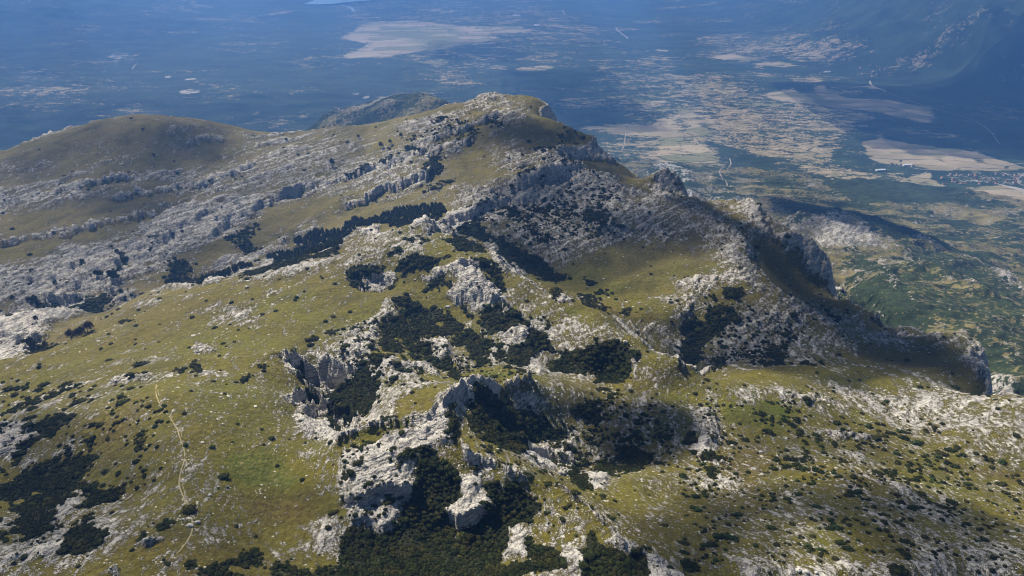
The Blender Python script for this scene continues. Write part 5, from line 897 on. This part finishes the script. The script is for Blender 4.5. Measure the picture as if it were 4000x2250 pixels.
# boulders big enough to point at
BL = [(0,2,1438,1078,1.5,'largest white boulder, lying across the foot of the path'),(0,2,1492,1055,1.3,'flat white boulder right of the path foot'),(0,2,1385,1028,.9,'white boulder left of the path above the largest'),(0,2,1412,1082,.7,'small boulder touching the largest white boulder'),
  (1,1,2145,1140,2.0,'bright white boulder on the crest above the black pine hollow'),(1,2,118,425,2.2,'white block at the mouth of the lower sinkhole'),(1,2,218,372,1.6,'rounded block on the rim left of the white spine'),(2,2,1545,915,1.2,'long pale slab in the right scrub'),
  (2,2,1650,930,1.2,'wider pale slab right of the long one in the scrub'),(2,2,868,1425,1.2,'round white boulder at the bottom edge of the right slope'),(2,2,930,1440,1.0,'second round white boulder at the bottom edge'),(2,2,1000,1445,.9,'third round white boulder at the bottom edge'),
  (2,2,590,515,1.3,'pale slab above the scrub on the right slope'),(2,2,370,480,1.4,'white slab among brown grass right of the pavement'),(1,2,575,1410,.8,'white stone in the dark bottom thicket'),(0,2,1590,855,1.0,'greyish boulder right of the path bend'),(0,2,2235,925,.7,'lone white stone in the brown end of the grassy bowl'),
  (2,1,2220,1345,4.5,'grey crag block under the cliff at the right edge'),(2,1,1500,650,6,'pale rock fin standing above the black gully'),(2,1,1690,905,5,'grey rock knob at the right end of the black gully'),(0,2,360,980,.9,'white stone on the pale strip beside the lower left thicket'),(1,1,2250,840,1.5,'white block by the bright saddle')]
for k, (c, r, zx, zy, s, lab) in enumerate(BL):
    q = lpof(np.array([[c * 859 + zx / 3, r * 483 + zy / 3]]))[0]; s = min(s, 3.0); rr = math.exp(q[1]); x, y = rr * math.sin(q[0]), rr * math.cos(q[0])
    rg = np.random.default_rng(700 + k); bm = bmesh.new(); bmesh.ops.create_icosphere(bm, subdivisions=3, radius=1)
    for v in bm.verts:
        c_ = v.co; kk = 1 + .22 * float(pnoise(c_.x * 1.4 + k, c_.y * 1.4, 5)) + .12 * float(pnoise(c_.x * 4 + k, c_.z * 4, 6)); v.co = Vector((round(c_.x * kk * 5) / 5 * .5 + c_.x * kk * .5, c_.y * kk * .72, c_.z * kk * .6))
    me = bpy.data.meshes.new('boulder'); bm.to_mesh(me); bm.free()
    o = link('boulder', me, M_STONE); o.location = (x, y, float(ground(x, y)) + CAMZ + .25 * s); o.scale = (s, s, s); o.rotation_euler = (.1, .1, rg.uniform(-.6, .6)); tag(o, lab, 'boulder', 'boulders on the ridge')

# ------------------------------------------------------------------ houses and sheds in the valley
M_WALL = plain('white_render', (.74, .72, .68)); M_TILE = plain('terracotta_tiles', (.46, .20, .11)); M_SHEET = plain('white_sheet_roof', (.80, .80, .80)); M_DARK = plain('dark_window_glass', (.04, .05, .06), .2)
def box(bm, x0, x1, y0, y1, z0, z1):
    v = [bm.verts.new(p) for p in ((x0,y0,z0),(x1,y0,z0),(x1,y1,z0),(x0,y1,z0),(x0,y0,z1),(x1,y0,z1),(x1,y1,z1),(x0,y1,z1))]
    for f in ((0,3,2,1),(4,5,6,7),(0,1,5,4),(1,2,6,5),(2,3,7,6),(3,0,4,7)): bm.faces.new([v[i] for i in f])
def bmo(bm, name):
    me = bpy.data.meshes.new(name); bm.to_mesh(me); bm.free(); return me
def house_meshes(w, d, h, rise):
    bm = bmesh.new(); box(bm, -w/2, w/2, -d/2, d/2, 0, h)
    for s in (-1, 1):
        a = [bm.verts.new(p) for p in ((s*w/2, -d/2, h), (s*w/2, d/2, h), (s*w/2, 0, h + rise))]; bm.faces.new(a)
    wall = bmo(bm, 'wall'); bm = bmesh.new(); t = .35
    for s in (-1, 1):
        e = d/2 + .6; y0, z0 = s*e, h - .6*rise/(d/2); x = w/2 + .5
        v = [bm.verts.new(p) for p in ((-x,y0,z0),(x,y0,z0),(x,0,h+rise),(-x,0,h+rise),(-x,y0,z0+t),(x,y0,z0+t),(x,0,h+rise+t),(-x,0,h+rise+t))]
        for f in ((0,3,2,1),(4,5,6,7),(0,1,5,4),(1,2,6,5),(3,0,4,7)): bm.faces.new([v[i] for i in f])
    roof = bmo(bm, 'roof'); bm = bmesh.new(); box(bm, -.6, .6, -.06, .06, 0, 1.3); win = bmo(bm, 'window')
    bm = bmesh.new(); box(bm, -.55, .55, -.06, .06, 0, 2.1); door = bmo(bm, 'door')
    return wall, roof, win, door
HM = {'house': house_meshes(13, 9, 6, 3), 'shed': house_meshes(42, 16, 7, 2.4), 'cottage': house_meshes(9, 7, 3.4, 2.4)}
for k_, (a, b, c2, d2) in HM.items():
    a.materials.append(M_WALL); b.materials.append(M_SHEET if k_ == 'shed' else M_TILE); c2.materials.append(M_DARK); d2.materials.append(M_DARK)
def house(kind, u, v, rot, label, group):
    q = lpof(np.array([[u, v]]))[0]; r = math.exp(q[1]); x, y = r * math.sin(q[0]), r * math.cos(q[0])
    e = bpy.data.objects.new(kind, None); C.objects.link(e); e.location = (x, y, float(ground(x, y)) + CAMZ - .5); e.rotation_euler = (0, 0, rot); tag(e, label, 'building' if kind == 'shed' else 'house', group)
    a, b, c2, d2 = HM[kind]; link('wall', a, None, e); link('roof', b, None, e)
    w, d, h = {'house': (13, 9, 6), 'shed': (42, 16, 7), 'cottage': (9, 7, 3.4)}[kind]
    for s in (-1, 1):
        for xx in (-w * .3, 0.0 if kind != 'cottage' else w * .3, w * .3) if kind != 'cottage' else (-w * .3, w * .3):
            o = link('window', c2, None, e); o.location = (xx, s * (d / 2 + .05), h * .55)
    o = link('door', d2, None, e); o.location = (w * .15, -d / 2 - .05, .5)
HS = [('shed',2,0,1690,1258,.1,'long white shed at the edge of the big brown field'),('house',2,0,1572,1247,.4,'white house at the left end of the row by the brown field'),('cottage',2,0,1605,1248,.2,'red roofed cottage second in the row by the brown field'),('cottage',2,0,1640,1250,.3,'red roofed cottage right before the long white shed'),
 ('house',2,0,1730,1262,.2,'house just right of the long white shed'),('shed',2,0,1488,1294,.1,'white shed alone in the woods below the field row'),('house',2,0,792,1157,.5,'white house on the right of the orange hamlet'),('cottage',2,0,760,1148,.1,'middle red roofed house of the orange hamlet'),('cottage',2,0,735,1140,.7,'leftmost red roofed house of the orange hamlet'),('cottage',2,0,820,1165,.3,'rightmost cottage of the orange hamlet'),
 ('shed',1,0,1470,192,.2,'bright white hall at the far end of the big valley field'),('shed',1,0,1315,118,.1,'bright white far hall beyond the big valley field'),('house',1,0,1405,232,.1,'small white house under the bright hall'),('shed',2,0,1090,550,.1,'long pale building above the sandy fan'),('house',2,0,1040,556,.3,'pale house left of the long building above the sandy fan'),
 ('house',2,0,480,665,.2,'tiny white house among the dry woods left of the sandy fan'),('house',2,0,545,637,.2,'tiny bluish house above the dry woods'),('house',2,0,560,660,.2,'tiny white house right of the dry woods track'),('house',2,0,2340,1020,.5,'white house on the bend of the long road')]
for k, c, r, zx, zy, rot, lab in HS: house(k, c * 859 + zx / 3, r * 483 + zy / 3, rot, lab, 'buildings standing apart in the valley')
rg = np.random.default_rng(12)
town = sorted([(rg.uniform(1950, 2560), rg.uniform(1305, 1400)) for _ in range(34)])
for k, (zx, zy) in enumerate(town):
    zy = max(zy, 1300 + (zx - 1950) * .06)
    house('cottage' if k % 3 else 'house', 1718 + zx / 3, zy / 3, rg.uniform(0, 1.5), ordinal(k) + ' house from the left in the pale town at the right edge', 'houses of the pale town')
for k, zx in enumerate(sorted(rg.uniform(330, 900, 20))):
    zy = 350 + (zx - 330) * .17 + rg.uniform(-14, 14)
    house('house', 1718 + zx / 3, zy / 3, rg.uniform(0, 1.5), ordinal(k) + ' house from the left in the village strung along the far fields', 'houses of the far village')
for k, zx in enumerate(sorted(rg.uniform(1330, 1560, 14))):
    house('house', 1718 + zx / 3, rg.uniform(500, 600) / 3, rg.uniform(0, 1.5), ordinal(k) + ' house from the left in the hamlet above the pale road', 'houses of the hamlet above the pale road')
# ------------------------------------------------------------------ clouds between sun and ground (unseen above the camera; they throw the cloud shadows and added scarp shade)
m = NT_('cloud')
tr = m.n.new('ShaderNodeBsdfTransparent'); tl = m.n.new('ShaderNodeBsdfTranslucent'); df = m.n.new('ShaderNodeBsdfDiffuse'); mx = m.n.new('ShaderNodeMixShader'); m2 = m.n.new('ShaderNodeMixShader')
tl.inputs[0].default_value = (.9, .9, .9, 1); df.inputs[0].default_value = (.9, .9, .9, 1); m2.inputs[0].default_value = .5
m.l.new(tl.outputs[0], m2.inputs[1]); m.l.new(df.outputs[0], m2.inputs[2])
m.l.new(m.ramp(m.math('ADD', m.attr('dens'), m.math('MULTIPLY', m.math('SUBTRACT', m.noise(.006, 6, .6), .5), .8)), .05, .75), mx.inputs[0])
m.l.new(tr.outputs[0], mx.inputs[1]); m.l.new(m2.outputs[0], mx.inputs[2]); m.l.new(mx.outputs[0], m.n['Material Output'].inputs['Surface'])
M_CLOUD = m.m
def cloud(poly, dens=1.0, soft=40.0, alt=650.0, label=''):
    q = lpof(poly, 1250 if soft <= 45 else 16000); r = np.exp(q[:, 1]); x = r * np.sin(q[:, 0]); y = r * np.cos(q[:, 0]); z = ground(x, y)
    k = (alt - z) / sun_dir.z; x = x + sun_dir.x * k; y = y + sun_dir.y * k
    P2 = np.stack([x, y], 1); lo = P2.min(0) - soft; hi = P2.max(0) + soft; n = 64
    gx, gy = np.meshgrid(np.linspace(lo[0], hi[0], n), np.linspace(lo[1], hi[1], n))
    wx = fbm(gx / (soft * 3), gy / (soft * 3), 3, 501) * soft; wy = fbm(gx / (soft * 3), gy / (soft * 3), 3, 503) * soft
    s = poly_sdf(gx + wx, gy + wy, P2); de = sstep(-soft, soft, s) * dens
    span = min(hi - lo); lump = np.maximum(0, s + soft) ; top = np.sqrt(lump * span * .12) * (1 + .5 * fbm(gx / (span * .12), gy / (span * .12), 4, 505))
    keep = s > -soft * 1.05
    vid = -np.ones((2, n, n), int); vs = []; dv = []
    for layer in range(2):
        zz = alt + CAMZ + (top if layer else -top * .12)
        for j in range(n):
            for i in range(n):
                if keep[j, i]: vid[layer, j, i] = len(vs); vs.append((gx[j, i], gy[j, i], zz[j, i])); dv.append(de[j, i] if layer == 0 else de[j, i])
    f = []
    for layer in range(2):
        for j in range(n - 1):
            for i in range(n - 1):
                c = [vid[layer, j, i], vid[layer, j, i + 1], vid[layer, j + 1, i + 1], vid[layer, j + 1, i]]
                if min(c) >= 0: f.append(c if layer else c[::-1])
    me = bpy.data.meshes.new('cloud'); me.from_pydata([tuple(map(float, v)) for v in vs], [], [list(map(int, c)) for c in f]); a = me.attributes.new('dens', 'FLOAT', 'POINT'); a.data.foreach_set('value', np.array(dv, np.float32)); me.update()
    me.polygons.foreach_set('use_smooth', np.ones(len(me.polygons), bool))
    o = link('cloud', me, M_CLOUD); tag(o, label, 'cloud', 'clouds drifting above the ridge'); o['kind'] = 'structure'
    return o
CL = [(Z(2,0,'1250,890 1480,880 1700,890 1900,880 1950,850 1900,700 2100,620 2700,500 2900,1000 2576,1090 2200,1040 1800,990 1500,970'),1,160),
 (Z(2,0,'1300,150 1700,200 2700,100 2800,480 2300,500 1900,430 1500,380 1350,300'),.35,400),
 (Z(0,0,'-300,50 300,80 500,200 500,300 400,450 -300,480'),.45,500),(Z(0,0,'-300,780 500,790 850,850 700,1000 0,1120 -300,1150'),.55,250),(Z(1,0,'740,440 1050,330 1180,430 900,445'),.6,160),(Z(1,0,'1400,640 1700,560 1800,650 1900,760 1600,720'),.7,180),
 (Z(1,0,'1640,880 1900,800 2130,820 2100,900 1720,940'),.8,130),(Z(2,1,'600,70 870,90 1250,200 1100,240 870,280'),.9,50),(Z(2,1,'1180,230 1350,220 1740,390 1500,350'),.9,50),(Z(1,0,'0,-100 500,-50 300,120 0,100'),.4,400),
 # on the massif
 (D('1210,300 1330,290 1400,330 1530,390 1540,410 1450,400 1330,370 1260,360 1180,350 1080,400 1100,350'),.6,28),(D('1180,560 1250,470 1400,400 1560,440 1750,520 1850,600 1700,610 1500,650 1450,700 1400,720 1280,640 1150,600'),.55,35),
 (D('1850,560 1960,620 2130,700 2300,800 2450,890 2420,960 2200,940 2000,930 1850,920 1700,900 1660,840 1800,760 1900,760'),.62,30),(D('1600,1000 1740,1010 1760,1100 1640,1160 1560,1180 1440,1120 1500,1000'),.6,14),
 (D('-200,430 200,380 600,400 800,440 780,540 600,640 300,740 -200,800'),.33,45),(D('1680,470 1760,520 1900,600 2060,720 2140,780 2350,870 2450,950 2200,900 1980,740 1900,650 1780,560 1680,520'),.75,22),(D('1560,1300 1700,1220 1950,1230 2200,1200 2576,1300 2576,1500 2200,1500 2110,1400 2050,1300 1940,1300 1880,1400 1860,1500 1600,1450'),.55,16),(D('-200,1240 300,1100 600,1150 850,1180 800,1320 500,1420 300,1500 -200,1500'),.33,30),(D('1800,1000 2000,990 2250,1080 2200,1160 1900,1150'),.3,20),(D('-200,1000 250,1040 380,1120 330,1200 100,1330 -200,1300'),.35,18),  # second outline: unseen cloud added to darken the crag faces along the scarp
]
CLO = []
for k, (p, d, s) in enumerate(CL):
    CLO.append(cloud(p, d, s, 650 + 25 * (k % 5), 'unseen cloud high above the ridge, shading the ground'))
# ------------------------------------------------------------------ haze
bm = bmesh.new(); box(bm, -52000, 52000, -3000, 48000, VZ + CAMZ - 40, CAMZ + 40)
bmesh.ops.recalc_face_normals(bm, faces=bm.faces)
me = bmo(bm, 'haze'); hz = bpy.data.materials.new('haze_air'); hz.use_nodes = True
hn = hz.node_tree.nodes; hn.remove(hn['Principled BSDF']); pv = hn.new('ShaderNodeVolumePrincipled')
pv.inputs['Color'].default_value = (.15, .39, 1.0, 1); pv.inputs['Density'].default_value = 1.25e-4; pv.inputs['Anisotropy'].default_value = 0.3
hz.node_tree.links.new(pv.outputs[0], hn['Material Output'].inputs['Volume'])
tag(link('haze', me, hz), 'pale blue haze lying over the valley and the ridge', 'haze', kind='stuff')
